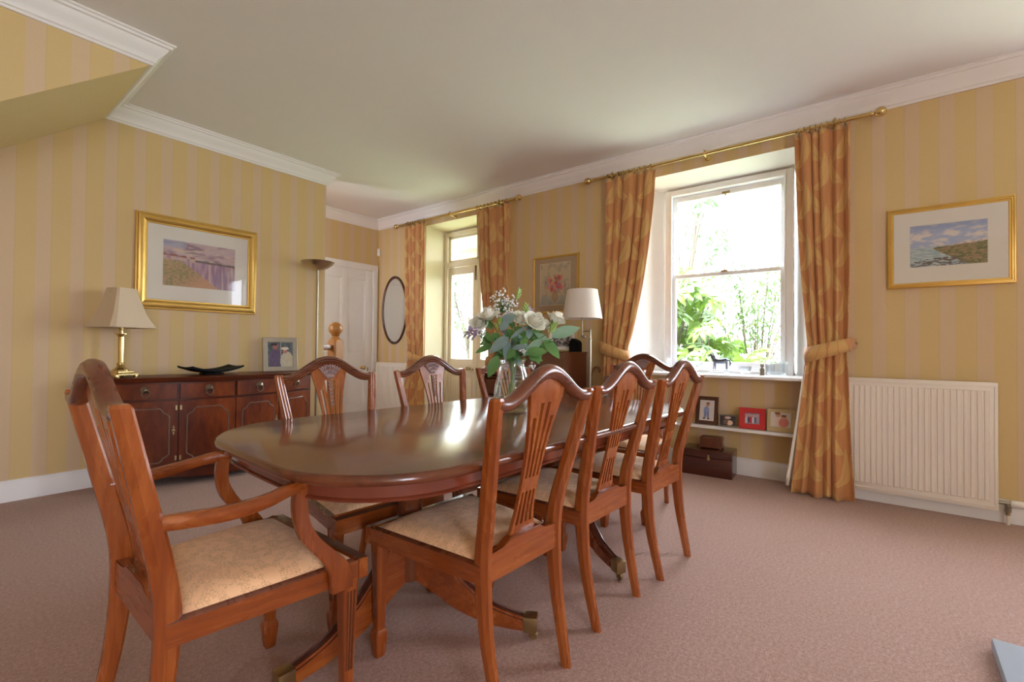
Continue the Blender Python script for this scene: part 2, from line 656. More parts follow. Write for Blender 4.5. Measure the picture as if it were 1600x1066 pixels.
bm = BM()
box(bm, XL-.2, 4.71, YF-.2, BY+.2, -.1, 0)
struct(put('floor', bm, 'carpet'), 'pinkish brown fitted carpet')
bm = BM()
box(bm, XL-.2, WX+.1, YF-.2, BY+.2, CZ, CZ+.12)
struct(put('ceiling', bm, 'ceiling'), 'plain off-white ceiling')
bm = BM()
box(bm, XL-.2, 2.73, LY, LY+.16, -.05, CZ+.05)
struct(put('wall_left', bm, 'paper_x', sharp=20), 'sideboard wall in yellow striped paper')
bm = BM()
box(bm, 1.3, WX+.1, BY, BY+.12, -.05, CZ+.05)
struct(put('wall_back', bm, 'paper_x', sharp=20), 'end wall of the recess around the white door')
bm = BM()
for a in ((LY+.1, 5.1, -.05, CZ+.05), (5.6, BY+.1, -.05, CZ+.05), (5.1, 5.6, -.05, 1.25), (5.1, 5.6, 2.3, CZ+.05)):  # unseen window opening, added to brighten the recess and its door
    box(bm, 1.3, 1.42, a[0], a[1], a[2], a[3])
struct(put('wall_recess', bm, 'paper_y', sharp=20))
# rear and side walls out of view, the rear opening added for fill light; a second window of the same wall lies behind the viewer's right shoulder
bm = BM()
for a in ((XL-.2, -2.0, -.05, CZ+.05), (-.7, WX+.3, -.05, CZ+.05), (-2.0, -.7, -.05, .4), (-2.0, -.7, 2.6, CZ+.05)):
    box(bm, a[0], a[1], YF-.3, YF, a[2], a[3])
struct(put('wall_front', bm, 'paper_x', sharp=20))
bm = BM()
box(bm, XL-.3, XL, YF-.2, LY+.1, -.05, CZ+.05)
struct(put('wall_side', bm, 'paper_y', sharp=20))
bm = BM()
for y in (-2.90, -2.08, -1.26):
    box(bm, 4.60, 4.68, y, y+.06, .862, 2.655, .006)
for z in (.862, 1.76, 2.595):
    box(bm, 4.602, 4.678, -2.85, -1.25, z, z+.06, .006)
bm2 = BM()
for x in (-2.0, -1.38, -.76):
    box(bm2, x, x+.06, YF-.16, YF-.1, .4, 2.6, .006)
for z in (.4, 1.5, 2.54):
    box(bm2, -1.95, -.75, YF-.155, YF-.105, z, z+.06, .006)
struct(put('rear_fill_window', bm2, 'white'), 'unseen window added in the rear wall to light the room')  # out of view; added as frontal fill for the furniture
struct(put('window_2', bm, 'white'), 'unseen second window further along the window wall')  # out of view; added to match the brightness, placed from the floor shadows

# stair bulkhead: upright face with stripes, sloping soffit under the flight
bm = BM()
zA, sl = 2.835, .795
zl = zA - sl*(BX-XL)
P0 = [(BX, BK, zA), (XL, BK, zl), (XL, BK, CZ+.03), (BX, BK, CZ+.03)]
P1 = [(x, LY+.02, z) for x, y, z in P0]
quad(bm, P0, 0)
quad(bm, [P0[0], P1[0], P1[1], P0[1]], 1)
quad(bm, [P0[0], P0[3], P1[3], P1[0]], 1)
struct(put('wall_stair', bm, ['paper_x', 'soffit'], sharp=20), 'boxed underside of the staircase')

CP = [(0, 2.835), (.012, 2.835), (.018, 2.848), (.026, 2.853), (.030, 2.868), (.040, 2.885), (.058, 2.905), (.072, 2.925),
      (.078, 2.940), (.092, 2.943), (.096, 2.956), (.108, 2.960), (.108, 2.985), (0, 2.985)]
bm = BM()
run_moulding(bm, [(4.28, YF), (4.28, BY), (1.42, BY), (1.42, LY+.16), (2.73, LY+.16), (2.73, LY), (BX, LY), (BX, BK), (XL, BK)], CP)
struct(put('trim_1', bm, 'white', sharp=28), 'white moulded cornice')
BP = [(0, 0), (.02, 0), (.02, .118), (.016, .126), (.012, .132), (.012, .142), (.006, .146), (0, .146)]


def base(name, plan):
    bm = BM()
    run_moulding(bm, plan, BP)
    struct(put(name, bm, 'white', sharp=30))


base('baseboard_right', [(4.28, YF), (4.28, .34)])
base('baseboard_niche', [(4.43, .34), (4.43, 1.86)])
base('baseboard_middle', [(4.28, 1.86), (4.28, 3.46)])
base('baseboard_far', [(4.28, 4.80), (4.28, BY), (4.26, BY)])
base('baseboard_left', [(2.73, LY+.14), (2.73, LY), (XL, LY)])

# --- sash window
bm = BM()
X0, X1 = 4.575, 4.70
ya, yb, za, zb = .50, 1.60, .862, 2.655
box(bm, X0, X1, ya, ya+.055, za, zb, .006)
box(bm, X0, X1, yb-.055, yb, za, zb, .006)
box(bm, X0, X1, ya+.05, yb-.05, zb-.055, zb, .006)
box(bm, X0+.02, X1+.06, ya, yb, za-.02, za+.03, .006)
for q in (ya+.055, yb-.067):
    box(bm, X0-.012, X0+.012, q, q+.012, za+.02, zb-.05, .003)
win = struct(put('window_1', bm, 'white'), 'white painted sash window')


def sash(name, x, z0, z1, b0, b1):
    bm = BM()
    y0, y1 = ya+.058, yb-.058
    box(bm, x, x+.04, y0, y0+.042, z0, z1, .004)
    box(bm, x, x+.04, y1-.042, y1, z0, z1, .004)
    box(bm, x+.001, x+.039, y0+.04, y1-.04, z0, z0+b0, .004)
    box(bm, x+.001, x+.039, y0+.04, y1-.04, z1-b1, z1, .004)
    s = put(name, bm, 'white', win)
    bm = BM()
    box(bm, x+.018, x+.022, y0+.035, y1-.035, z0+b0-.005, z1-b1+.005)
    put('pane', bm, 'pane', s)
    return s


lo = sash('sash', X0+.02, za+.032, 1.815, .075, .035)
up = sash('sash', X0+.065, 1.785, zb-.057, .035, .05)
bm = BM()
box(bm, X0-.002, X0+.022, 1.02, 1.08, 1.81, 1.825, .003)
lathe(bm, [(.012, 0), (.014, .008), (.006, .02), (.009, .03), (.003, .036)], 10, Matrix.Translation((X0+.015, 1.05, 1.815)))
put('sash_fastener', bm, 'old_brass', win)
bm = BM()
box(bm, X0+.055, X0+.07, 1.015, 1.085, 2.555, 2.575, .003)
tube(bm, [(X0+.06, 1.05, 2.57), (X0+.035, 1.05, 2.55), (X0+.045, 1.05, 2.525)], .007)
put('sash_lift', bm, 'old_brass', win)
bm = BM()
box(bm, 4.245, 4.60, .29, 1.90, .842, .868, .008)
struct(put('trim_2', bm, 'white'), 'white window sill board')
bm = BM()
box(bm, 4.285, 4.43, .345, 1.855, .39, .414, .005)
struct(put('trim_3', bm, 'white'), 'narrow white shelf in the niche under the window')

# --- glazed front doors with a transom light
bm = BM()
Xd = 4.575
d0, d1, dz = 3.53, 4.73, 2.69
for a in ((d0, d0+.05), (d1-.05, d1)):
    box(bm, Xd, 4.70, a[0], a[1], 0, dz, .005)
box(bm, Xd, 4.70, d0+.045, d1-.045, dz-.06, dz, .005)
box(bm, Xd, 4.70, d0+.045, d1-.045, 2.20, 2.265, .005)
box(bm, Xd, 4.70, d0+.045, d1-.045, 0, .04, .005)
d1o = struct(put('door_1', bm, 'cream'), 'cream glazed double doors with a transom light')
bm = BM()
box(bm, Xd+.03, Xd+.07, d0+.06, d1-.06, 2.265, 2.30, .004)
box(bm, Xd+.03, Xd+.07, d0+.06, d1-.06, 2.595, 2.63, .004)
for a in ((d0+.05, d0+.09), (d1-.09, d1-.05), (4.105, 4.155)):
    box(bm, Xd+.03, Xd+.07, a[0], a[1], 2.266, 2.629, .004)
tr = put('transom', bm, 'cream', d1o)
bm = BM()
box(bm, Xd+.048, Xd+.052, d0+.08, d1-.08, 2.295, 2.60)
put('pane', bm, 'pane', tr)
for (a, b, nm) in ((4.132, d1-.053, 'near'), (d0+.053, 4.128, 'far')):
    bm = BM()
    st = .085
    x0, x1 = Xd+.03, Xd+.075
    box(bm, x0, x1, a, a+st, .045, 2.195, .004)
    box(bm, x0, x1, b-st+.03, b, .045, 2.195, .004)
    box(bm, x0+.001, x1-.001, a+st-.005, b-st+.035, 2.09, 2.194, .004)
    box(bm, x0+.001, x1-.001, a+st-.005, b-st+.035, .70, .925, .004)
    box(bm, x0+.001, x1-.001, a+st-.005, b-st+.035, .046, .25, .004)
    box(bm, x0+.012, x1-.012, a+st-.005, b-st+.035, .24, .71)
    box(bm, x0+.002, x0+.014, a+st+.01, b-st+.02, .27, .68, .008)
    lf = put('door_leaf', bm, 'cream', d1o)
    bm = BM()
    box(bm, x0+.02, x0+.024, a+st-.01, b-st+.04, .92, 2.095)
    put('pane', bm, 'pane', lf)
    if nm == 'near':
        bm = BM()
        box(bm, x0-.012, x0+.002, a+.02, a+.16, .735, .855, .004)
        put('lock_box', bm, 'cream', lf)
        bm = BM()
        lathe(bm, [(.018, 0), (.012, .006), (.010, .03), (.024, .042), (.026, .056), (.016, .066), (.001, .068)], 16,
              Matrix.Translation((x0-.012, a+.12, .80)) @ Matrix.Rotation(-PI/2, 4, 'Y'))
        put('door_knob', bm, 'old_brass', lf)
        bm = BM()
        box(bm, x0-.014, x0-.011, a+.055, a+.07, .775, .80, .003)
        put('keyhole', bm, 'bronze', lf)
        bm = BM()
        box(bm, x0-.008, x0+.001, a+.02, a+.05, 1.99, 2.185, .003)
        tube(bm, [(x0-.010, a+.035, 2.0), (x0-.010, a+.035, 2.18)], .007)
        put('door_bolt', bm, 'bronze', lf)

# --- white panelled door in the recess
bm = BM()
fy = BY-.022
for a in ((4.165, 4.262), (3.15, 3.25)):
    box(bm, a[0], a[1], fy, BY-.001, 0, 2.295, .006)
    box(bm, a[0]+.012, a[1]-.012, fy-.008, fy+.004, 0, 2.28, .003)
box(bm, 3.149, 4.263, fy-.001, BY-.0005, 2.195, 2.296, .006)
box(bm, 3.159, 4.253, fy-.0095, fy+.004, 2.21, 2.283, .003)
d2 = struct(put('door_2', bm, 'white'), 'white panelled door')
bm = BM()
box(bm, 3.25, 4.165, BY-.012, BY-.001, .01, 2.195)
for a in ((3.25, 3.37), (4.045, 4.165), (3.66, 3.76)):
    box(bm, a[0], a[1], BY-.022, BY-.002, .01, 2.195, .003)
for z in ((2.06, 2.195), (.80, 1.0), (.01, .22)):
    box(bm, 3.26, 4.155, BY-.0215, BY-.002, z[0], z[1], .003)
for x in ((3.37, 3.66), (3.76, 4.045)):
    for z in ((1.0, 2.06), (.22, .80)):
        for (u0, u1, w0, w1) in ((x[0], x[1], z[0], z[0]+.018), (x[0], x[1], z[1]-.018, z[1]), (x[0], x[0]+.018, z[0], z[1]), (x[1]-.018, x[1], z[0], z[1])):
            box(bm, u0, u1, BY-.019, BY-.006, w0, w1, .004)
dl = put('door_leaf', bm, 'white', d2)
bm = BM()
lathe(bm, [(.026, 0), (.022, .006), (.010, .012), (.010, .035), (.026, .045), (.030, .06), (.020, .072), (.001, .075)], 16,
      Matrix.Translation((4.0, BY-.021, .775)) @ Matrix.Rotation(PI/2, 4, 'X'))
put('door_knob', bm, 'brass', dl)
bm = BM()
box(bm, 4.085, 4.105, BY-.025, BY-.021, .72, .775, .004)
put('keyhole', bm, 'old_brass', dl)

# ------------------------------------------------------------------ dining chairs
YB = table_fn([0, .12, .25, .42, .52, .70, .93], [-.298, -.272, -.248, -.234, -.240, -.280, -.335])
STILE = [(-.5, .36), (-.36, .5), (-.18, .42), (0, .5), (.18, .42), (.36, .5), (.5, .36), (.5, -.12), (.24, -.5), (-.24, -.5), (-.5, -.12)]


def make_chair(name, label, cat, group, fw, rw, sw, arms):
    t = thing(name, label, cat, (0, 0, 0), 0, group)
    fy, ry = (.222 if arms else .255), -.225
    SX = table_fn([0, .2, .45, .55, .75, .915], [rw-.028, rw-.02, rw-.018, rw-.016, lerp(rw, sw, .55)-.018, sw-.02])
    # rear legs run up into the back posts
    for s in (-1, 1):
        bm = BM()
        secs = []
        for i in range(28):
            z = .928*i/26 if i < 27 else .936
            w = lerp(.027, .037, min(1, z/.42)) - .003*max(0, (z-.5)/.4)
            d = lerp(.032, .052, min(1, z/.42)) - .012*max(0, (z-.46)/.45)
            if i == 27:
                w, d = w*.8, d*.8
            secs.append([V((s*SX(min(z, .915)) + a*w, YB(z) + b*d, z)) for a, b in STILE])
        loft(bm, secs)
        put('leg', bm, 'chair_z', t, 20)
    # front legs: square taper, reeded faces, spade foot
    for s in (-1, 1):
        bm = BM()
        x, y = s*(fw-.024), fy-.024
        prof = [(0, .015), (.006, .017), (.075, .0235), (.088, .020), (.094, .0155), (.13, .0160), (.36, .0225), (.395, .0235)]
        loft(bm, [[V((x+a*w, y+b*w, z)) for a, b in ((-1, -.86), (-.86, -1), (.86, -1), (1, -.86), (1, .86), (.86, 1), (-.86, 1), (-1, .86))] for z, w in prof])
        for k in (-1, 0, 1):
            for (dx, dy) in ((0, 1), (s, 0)):
                if dy:
                    tube(bm, [(x+k*.0075, y+.0158, .135), (x+k*.0105, y+.0218, .36)], .0036, 6, mi=1)
                else:
                    tube(bm, [(x+s*.0158, y+k*.0075, .135), (x+s*.0218, y+k*.0105, .36)], .0036, 6, mi=1)
        put('leg', bm, ['chair_z', 'maho_z'], t, 30)
    # seat frame (front and side rails with a rebated bead)
    bm = BM()

    def rail(p, q, th, z0, z1, mi):
        p, q = V(p), V(q)
        d = (q-p).normalized()
        n = V((-d.y, d.x))
        pr = [(0, z0), (0, z1-.008), (.003, z1-.003), (.007, z1), (.011, z1-.003), (.013, z1), (.018, z1-.002), (th, z1-.006), (th, z0)]
        loft(bm, [[V((c.x+n.x*o, c.y+n.y*o, z)) for o, z in pr] for c in (p, q)], mi=mi)
    rail((fw, fy), (-fw, fy), -.03, .385, .447, 0)
    rail((-fw, fy-.002), (-rw-.001, ry-.015), .03, .387, .447, 1)
    rail((rw+.001, ry-.015), (fw, fy-.002), .03, .387, .447, 1)
    bmesh.ops.recalc_face_normals(bm, faces=bm.faces[:])
    for f in bm.faces:
        if f.normal.z > .25:
            f.material_index = 2
    put('seat_frame', bm, ['chair_x', 'chair_y', 'maho_x'], t, 30)
    # rear rail with the shaped shoe that carries the splat
    bm = BM()
    h = [(-rw+.01, .47), (-.115, .47), (-.10, .476), (-.075, .490), (.075, .490), (.10, .476), (.115, .47), (rw-.01, .47), (rw-.01, .385), (-rw+.01, .385)]
    prism(bm, h, -.252, -.222, lambda a, b, d: V((a, d, b)), bev=.003)
    put('rear_rail', bm, 'chair_x', t, 30)
    # drop-in upholstered seat
    bm = BM()
    NX, NY = 14, 14
    grid = []
    for j in range(NY+1):
        row = []
        for i in range(NX+1):
            u, v = i/NX*2-1, j/NY*2-1
            hw = lerp(rw-.012, fw-.018, (v+1)/2)
            e = (1-abs(u)**4)*(1-abs(v)**4)
            row.append(bm.verts.new((u*hw, lerp(ry+.004, fy-.018, (v+1)/2), .446+.034*e**.55)))
        grid.append(row)
    for j in range(NY):
        for i in range(NX):
            bm.faces.new((grid[j][i], grid[j][i+1], grid[j+1][i+1], grid[j+1][i]))
    bmesh.ops.extrude_face_region(bm, geom=bm.faces[:])
    low = [v for v in bm.verts if v.index == -1]
    edge = [v for r in grid for v in r]
    bm.verts.ensure_lookup_table()
    dupv = bm.verts[len(edge):]
    for v in dupv:
        v.co.z = .428
    put('seat', bm, 'seat', t, 60)
    # serpentine crest rail
    bm = BM()
    xs = [(sw-.021)*(-1+2*i/44) for i in range(45)]

    def cz(x):
        a = abs(x)/sw
        b = .5+.5*math.cos(PI*min(1, a/.80))
        return .914 + .086*b**.92 + .010*max(0, (a-.82)/.18)**2

    def cy(x):
        return YB(.93) - .06*(cz(x)-.93)
    CRP = [(-.95, .2), (-.8, .85), (-.45, 1.0), (-.28, .84), (0, 1.0), (.28, .84), (.45, 1.0), (.8, .85), (1.0, .2), (.95, -.35), (.6, -.9), (.15, -1.1), (-.35, -1.0), (-.8, -.6)]
    secs = []
    for i, x in enumerate(xs):
        dx = .002
        tan = V((2*dx, 0, cz(x+dx)-cz(x-dx))).normalized()
        nrm = V((-tan.z, 0, tan.x))
        a = abs(x)/sw
        hh = .0195 + .004*(1-a)
        k = 1.0 if 0 < i < 44 else .93
        secs.append([V((x, cy(x), cz(x))) + nrm*(p*hh*k) + V((0, q*.0195*k, 0)) for p, q in CRP])
    loft(bm, secs)
    put('crest_rail', bm, 'maho_x', t, 40)
    # pierced splat
    SW = table_fn([.485, .52, .56, .66, .76, .86, .94, .995], [.064, .052, .045, .043, .050, .068, .088, .098])
    bm = BM()
    zs = [.485 + (.995-.485)*i/34 for i in range(35)]
    cols = [-1, -.78, -.54, -.34, -.11, .11, .34, .54, .78, 1]
    slots = {1: 0, 3: 0, 5: 0, 7: 0}

    def sy(x, z):
        return YB(min(z, .93)) - .06*max(0, z-.93) + .004
    vv = {}
    thick = .012
    for i, z in enumerate(zs):
        w = SW(z)
        wmax = 1.0
        for k, c in enumerate(cols):
            x = c*w
            zz = z
            lim = cz(x)-.002
            zz = min(z, lim)
            for sd in (0, 1):
                vv[i, k, sd] = bm.verts.new((x, sy(x, zz)+(thick if sd else 0)-.004, zz))

    def solid(i, k):
        z = (zs[i]+zs[i+1])/2
        if k in (1, 7):
            return not (.52 < z < .615 or .665 < z < .865)
        if k in (3, 5):
            return not (.52 < z < .615 or .665 < z < .905)
        return True
    nI, nK = len(zs)-1, len(cols)-1
    for i in range(nI):
        for k in range(nK):
            if not solid(i, k):
                continue
            a = [(i, k), (i, k+1), (i+1, k+1), (i+1, k)]
            bm.faces.new([vv[p[0], p[1], 1] for p in a])
            bm.faces.new([vv[p[0], p[1], 0] for p in reversed(a)])
            for (di, dk, e0, e1) in ((-1, 0, (i, k), (i, k+1)), (1, 0, (i+1, k+1), (i+1, k)), (0, -1, (i+1, k), (i, k)), (0, 1, (i, k+1), (i+1, k+1))):
                ni, nk = i+di, k+dk
                if 0 <= ni < nI and 0 <= nk < nK and solid(ni, nk):
                    continue
                try:
                    bm.faces.new([vv[e0[0], e0[1], 0], vv[e1[0], e1[1], 0], vv[e1[0], e1[1], 1], vv[e0[0], e0[1], 1]])
                except ValueError:
                    pass
    put('splat', bm, 'chair_z', t, 30)
    # wheat-ear carving on the front of the splat
    bm = BM()
    for k in range(-4, 5):
        a = k*.17
        for j in range(3):
            r0, r1 = .012+.022*j, .036+.024*j
            p0 = V((math.sin(a)*r0, 0, .905+math.cos(a)*r0))
            p1 = V((math.sin(a)*r1*1.05, 0, .905+math.cos(a)*r1*.95))
            for p in (p0, p1):
                p.y = sy(p.x, p.z)+thick-.003
            tube(bm, [p0, (p0+p1)/2+V((0, .005, 0)), p1], [.0025, .0052+.001*j, .0022], 6)
    for j in range(7):
        z = .90-.018*j
        for s in (-1, 1):
            p0 = V((0, sy(0, z)+thick-.003, z-.012))
            p1 = V((s*(.011-.0008*j), sy(0, z)+thick-.002, z+.006))
            tube(bm, [p0, (p0+p1)/2+V((0, .003, 0)), p1], [.002, .004, .0015], 6)
    put('carving', bm, 'carving', t, 60)
    if arms:
        for s in (-1, 1):
            bm = BM()
            pts = [(rw-.005, -.262, .668), (rw+.018, -.21, .668), (rw+.048, -.13, .671), (rw+.058, -.05, .680), (rw+.05, .01, .691), (rw+.04, .055, .694)]
            fx = table_fn([p[1] for p in pts], [p[0] for p in pts])
            fz = table_fn([p[1] for p in pts], [p[2] for p in pts])
            secs = []
            prof = [(-1, -.5), (-.7, -1), (.7, -1), (1, -.5), (1, .4), (.6, .9), (0, 1.0), (-.6, .9), (-1, .4)]
            for i in range(25):
                y = lerp(-.262, .068, i/24)
                w = lerp(.016, .022, math.sin(PI*min(1, i/18)))
                hgt = lerp(.017, .0145, i/24)
                if i == 24:
                    w, hgt = w*.7, hgt*.7
                secs.append([V((s*(fx(y)+a*w), y, fz(y)+b*hgt)) for a, b in prof])
            loft(bm, secs)
            put('arm', bm, 'chair_y', t, 40)
            bm = BM()
            C = [(.69, .046), (.65, .040), (.60, .044), (.55, .066), (.50, .108), (.46, .140), (.425, .154), (.385, .157)]
            cy_ = table_fn([-c[0] for c in C], [c[1] for c in C])
            secs = []
            for i in range(21):
                z = lerp(.69, .385, i/20)
                yy = cy_(-z)
                hw = lerp(.019, .034, min(1, max(0, (i-6)/12))) if i < 19 else .032
                side = lerp(rw+.042, lerp(rw, fw, .92)+.014, min(1, i/15))
                secs.append([V((s*(side+a*.013), yy+b*hw, z)) for a, b in ((-1, -.9), (-.8, -1), (.8, -1), (1, -.9), (1, .9), (.8, 1), (-.8, 1), (-1, .9))])
            loft(bm, secs)
            put('arm_support', bm, 'chair_z', t, 40)
    return t


G = 'mahogany dining chairs along the table sides'
ch = make_chair('dining_chair', 'nearest mahogany side chair with its back to the viewer, before the vase', 'chair', G, .247, .197, .256, False)
ch.location, ch.rotation_euler, ch.scale = (1.232, 1.125, 0), (0, 0, math.radians(-3)), (1, 1, 1.015)
SLOTS = [
    ('second mahogany side chair, between the nearest one and the one by the window', (1.815, 1.115, 0), -3.5),
    ('mahogany side chair on the near side closest to the wooden chest', (2.36, 1.06, 0), -4),
    ('carved back chair across the table, in front of the sideboard and newel post', (1.235, 1.80, 0), 174),
    ('carved back chair across the table, in front of the glazed front door', (1.885, 1.775, 0), 172),
    ('chair across the table half hidden behind the flower vase', (2.50, 1.70, 0), 172)]
for lab, loc, r in SLOTS:
    dup(ch, lab, loc, math.radians(r))
ar = make_chair('carver_chair', 'mahogany carver armchair with pale gold seat in the left foreground', 'armchair', 'carver armchairs at the table ends', .272, .222, .27, True)
ar.location, ar.rotation_euler, ar.scale = (.605, 1.475, 0), (0, 0, math.radians(-91)), (1, 1, 1.03)
dup(ar, 'carver armchair at the far end of the table, below the bright window', (2.985, 1.33, 0), math.radians(88))

# ------------------------------------------------------------------ dining table
TX, TY, TROT, TZ = 1.745, 1.43, math.radians(-4), .76
tb = thing('dining_table', 'long polished mahogany pedestal dining table with rounded corners', 'table', (TX, TY, 0), TROT)
HX, HY = 1.10, .598


def rrect(hx, hy, r, inset, z, n=12, bow=.03):
    pts = []
    hx, hy, r = hx-inset, hy-inset, r-inset
    for cx, cy_, a0 in ((hx-r, hy-r, 0), (-hx+r, hy-r, PI/2), (-hx+r, -hy+r, PI), (hx-r, -hy+r, 1.5*PI)):
        for i in range(n+1):
            a = a0 + PI/2*i/n
            pts.append(V((cx+r*math.cos(a), cy_+r*math.sin(a), z)))
    ex = []
    for i, p in enumerate(pts):
        q = pts[(i+1) % len(pts)]
        ex.append(p)
        if (q-p).length > .3:
            for k in range(1, 8):
                ex.append(p.lerp(q, k/8))
    return [V((p.x + math.copysign(bow*(1-(p.y/hy)**2)*(abs(p.x)/hx)**6, p.x), p.y, p.z)) for p in ex]


def cut(bm, x0, x1):
    for x, n in ((x0, V((-1, 0, 0))), (x1, V((1, 0, 0)))):
        if x is None:
            continue
        g = bm.verts[:]+bm.edges[:]+bm.faces[:]
        r = bmesh.ops.bisect_plane(bm, geom=g, plane_co=(x, 0, 0), plane_no=n, clear_outer=True)
        es = [e for e in r['geom_cut'] if isinstance(e, bmesh.types.BMEdge)]
        bmesh.ops.holes_fill(bm, edges=es, sides=0)


SPLIT = [(None, -.36), (-.3585, .3585), (.36, None)]
for a, b in SPLIT:
    bm = BM()
    loft(bm, [rrect(HX, HY, .34, i, z) for i, z in ((.016, .730), (.004, .732), (0, .737), (0, .748), (.004, .755), (.009, .7585), (.015, TZ))])
    cut(bm, a, b)
    put('table_leaf', bm, 'top', tb, 40)
    bm = BM()
    S_ = [rrect(HX, HY, .34, i, z) for i, z in ((.046, .729), (.046, .690), (.041, .688), (.038, .684), (.040, .680), (.046, .678), (.072, .678), (.072, .729))]
    loft(bm, S_, loop=True)
    cut(bm, a, b)
    if a is None or b is None:
        put('apron', bm, 'apron', tb, 35)
    else:
        for sg in (-1, 1):
            b2 = bm.copy()
            bmesh.ops.delete(b2, geom=[v for v in b2.verts if v.co.y*sg < 0], context='VERTS')
            put('apron', b2, 'apron', tb, 35)
SAB_T = table_fn([.03, .10, .20, .32, .40, .462], [.47, .36, .225, .132, .102, .088])
SAB_B = table_fn([.03, .10, .20, .32, .40, .462], [.200, .160, .098, .056, .044, .040])


def pedestal(wx, wy, angs):
    R_ = Matrix.Rotation(-TROT, 2)
    o = R_ @ V((wx-TX, wy-TY))
    bm = BM()
    lathe(bm, [(.001, .185), (.026, .186), (.042, .196), (.045, .21), (.044, .44), (.046, .455), (.045, .47), (.042, .485), (.050, .515), (.060, .55), (.064, .585),
               (.060, .600), (.058, .606), (.064, .612), (.064, .620), (.052, .626), (.050, .632), (.056, .638), (.056, .654), (.046, .660), (.046, .70), (.16, .701), (.16, .73)][:-2], 28,
          Matrix.Translation((o.x, o.y, 0)))
    box(bm, o.x-.28, o.x+.28, o.y-.20, o.y+.20, .690, .729, .004)
    put('pedestal', bm, 'maho_z', tb, 35)
    for a in angs:
        A = math.radians(a)-TROT
        Rm = Matrix.Translation((o.x, o.y, 0)) @ Matrix.Rotation(A, 4, 'Z')
        bm = BM()
        n = 22
        secs = []
        for i in range(n+1):
            q = lerp(.032, .455, i/n)
            w = lerp(.024, .021, i/n)
            zt, zb_ = SAB_T(q), SAB_B(q)
            secs.append([Rm @ V(p) for p in ((q, -w, zb_), (q, w, zb_), (q, w, zt-.012), (q, w-.004, zt-.010), (q, w-.005, zt-.002), (q, w-.009, zt), (q, w-.012, zt-.004), (q, -w+.012, zt-.004),
                                              (q, -w+.009, zt), (q, -w+.005, zt-.002), (q, -w+.004, zt-.010), (q, -w, zt-.012))])
        loft(bm, secs)
        bmesh.ops.recalc_face_normals(bm, faces=bm.faces[:])
        for f in bm.faces:
            if f.normal.z > .35:
                f.material_index = 1
        lg = put('leg', bm, ['chair_x', 'dark_wood'], tb, 35)
        bm = BM()
        box(bm, .448, .500, -.025, .025, .036, .091, .003, M_=Rm)
        put('brass_cap', bm, 'old_brass', lg)
        bm = BM()
        tube(bm, [Rm @ V((.478, 0, .056)), Rm @ V((.484, 0, .03))], .008)
        ring(bm, (.485, 0, .018), .011, .007, 'y', 16, 8, Rm)
        box(bm, .474, .492, -.011, -.007, .012, .05, M_=Rm)
        box(bm, .474, .492, .007, .011, .012, .05, M_=Rm)
        tube(bm, [Rm @ V((.485, -.011, .018)), Rm @ V((.485, .011, .018))], .006)
        put('castor', bm, 'old_brass', lg)


pedestal(1.19, 1.41, (-60, 178, 59))
pedestal(2.29, 1.345, (-120, 121, 1))

# ------------------------------------------------------------------ pictures
def painted(name, w, h, fn, parent, z=0.0, nx=96, ny=64, Mx=None, th=.001):
    me = bpy.data.meshes.new(name)
    vs, fs, cs = [], [], []
    for j in range(ny+1):
        for i in range(nx+1):
            u, v = i/nx, j/ny
            p = V(((u-.5)*w, (v-.5)*h, z))
            vs.append(Mx @ p if Mx is not None else p)
            cs.append(fn(u, v))
    for j in range(ny):
        for i in range(nx):
            a = j*(nx+1)+i
            fs.append((a, a+1, a+nx+2, a+nx+1))
    me.from_pydata(vs, [], fs)
    at_ = me.color_attributes.new('paint', 'FLOAT_COLOR', 'POINT')
    for k, c in enumerate(cs):
        at_.data[k].color = (*c, 1)
    me.materials.append(M['paint'])
    o = bpy.data.objects.new(name, me)
    COL.objects.link(o)
    o.parent = parent
    return o


def fbm(x, y, s=1.0, o=4, seed=0.0):
    v, a = 0, .5
    for k in range(o):
        v += a*noise.noise((x*s*2**k+seed, y*s*2**k-seed, seed*.7))
        a *= .5
    return v


def mixc(a, b, t):
    t = max(0, min(1, t))
    return tuple(x+(y-x)*t for x, y in zip(a, b))


def ss(a, b, x):
    t = max(0, min(1, (x-a)/(b-a)))
    return t*t*(3-2*t)


def estuary(u, v):
    """pink evening sky, cottages on a point, still water, marsh grass in the foreground"""
    n = fbm(u, v*2.2, 4, 4, 3)
    c = mixc(S(190, 165, 170), S(150, 120, 135), ss(-.1, .25, n))
    c = mixc(c, S(205, 180, 160), ss(.08, .3, fbm(u, v*3, 6, 3, 9)))
    if u < .3 and v > .85:
        c = mixc(c, S(150, 160, 190), .6)
    hz = .60 - .05*u
    if v < hz:
        r = fbm(u*7, v*.5, 3, 3, 5)
        c = mixc(S(150, 120, 150), S(195, 165, 165), ss(-.2, .3, r))
    if hz < v < hz+.05 and u > .42:
        c = mixc(S(95, 85, 95), S(130, 110, 110), fbm(u, v, 30, 2, 2)+.5)
    if hz-.02 < v < hz+.10+.02*fbm(u, 0, 20, 2) and u < .42 and int(u*23) % 3 != 1:
        c = S(190, 160, 155) if v < hz+.06 else S(150, 90, 80)
    shore = .58 - 1.05*max(0, u-.22) + .05*fbm(u, v, 8, 3, 1)
    if v < shore and v < hz-.02:
        g = fbm(u*2, v*2, 12, 4, 7)
        c = mixc(S(185, 150, 120), S(140, 138, 100), ss(-.2, .25, g))
        c = mixc(c, S(195, 150, 125), ss(.0, .5, u-v))
    return c


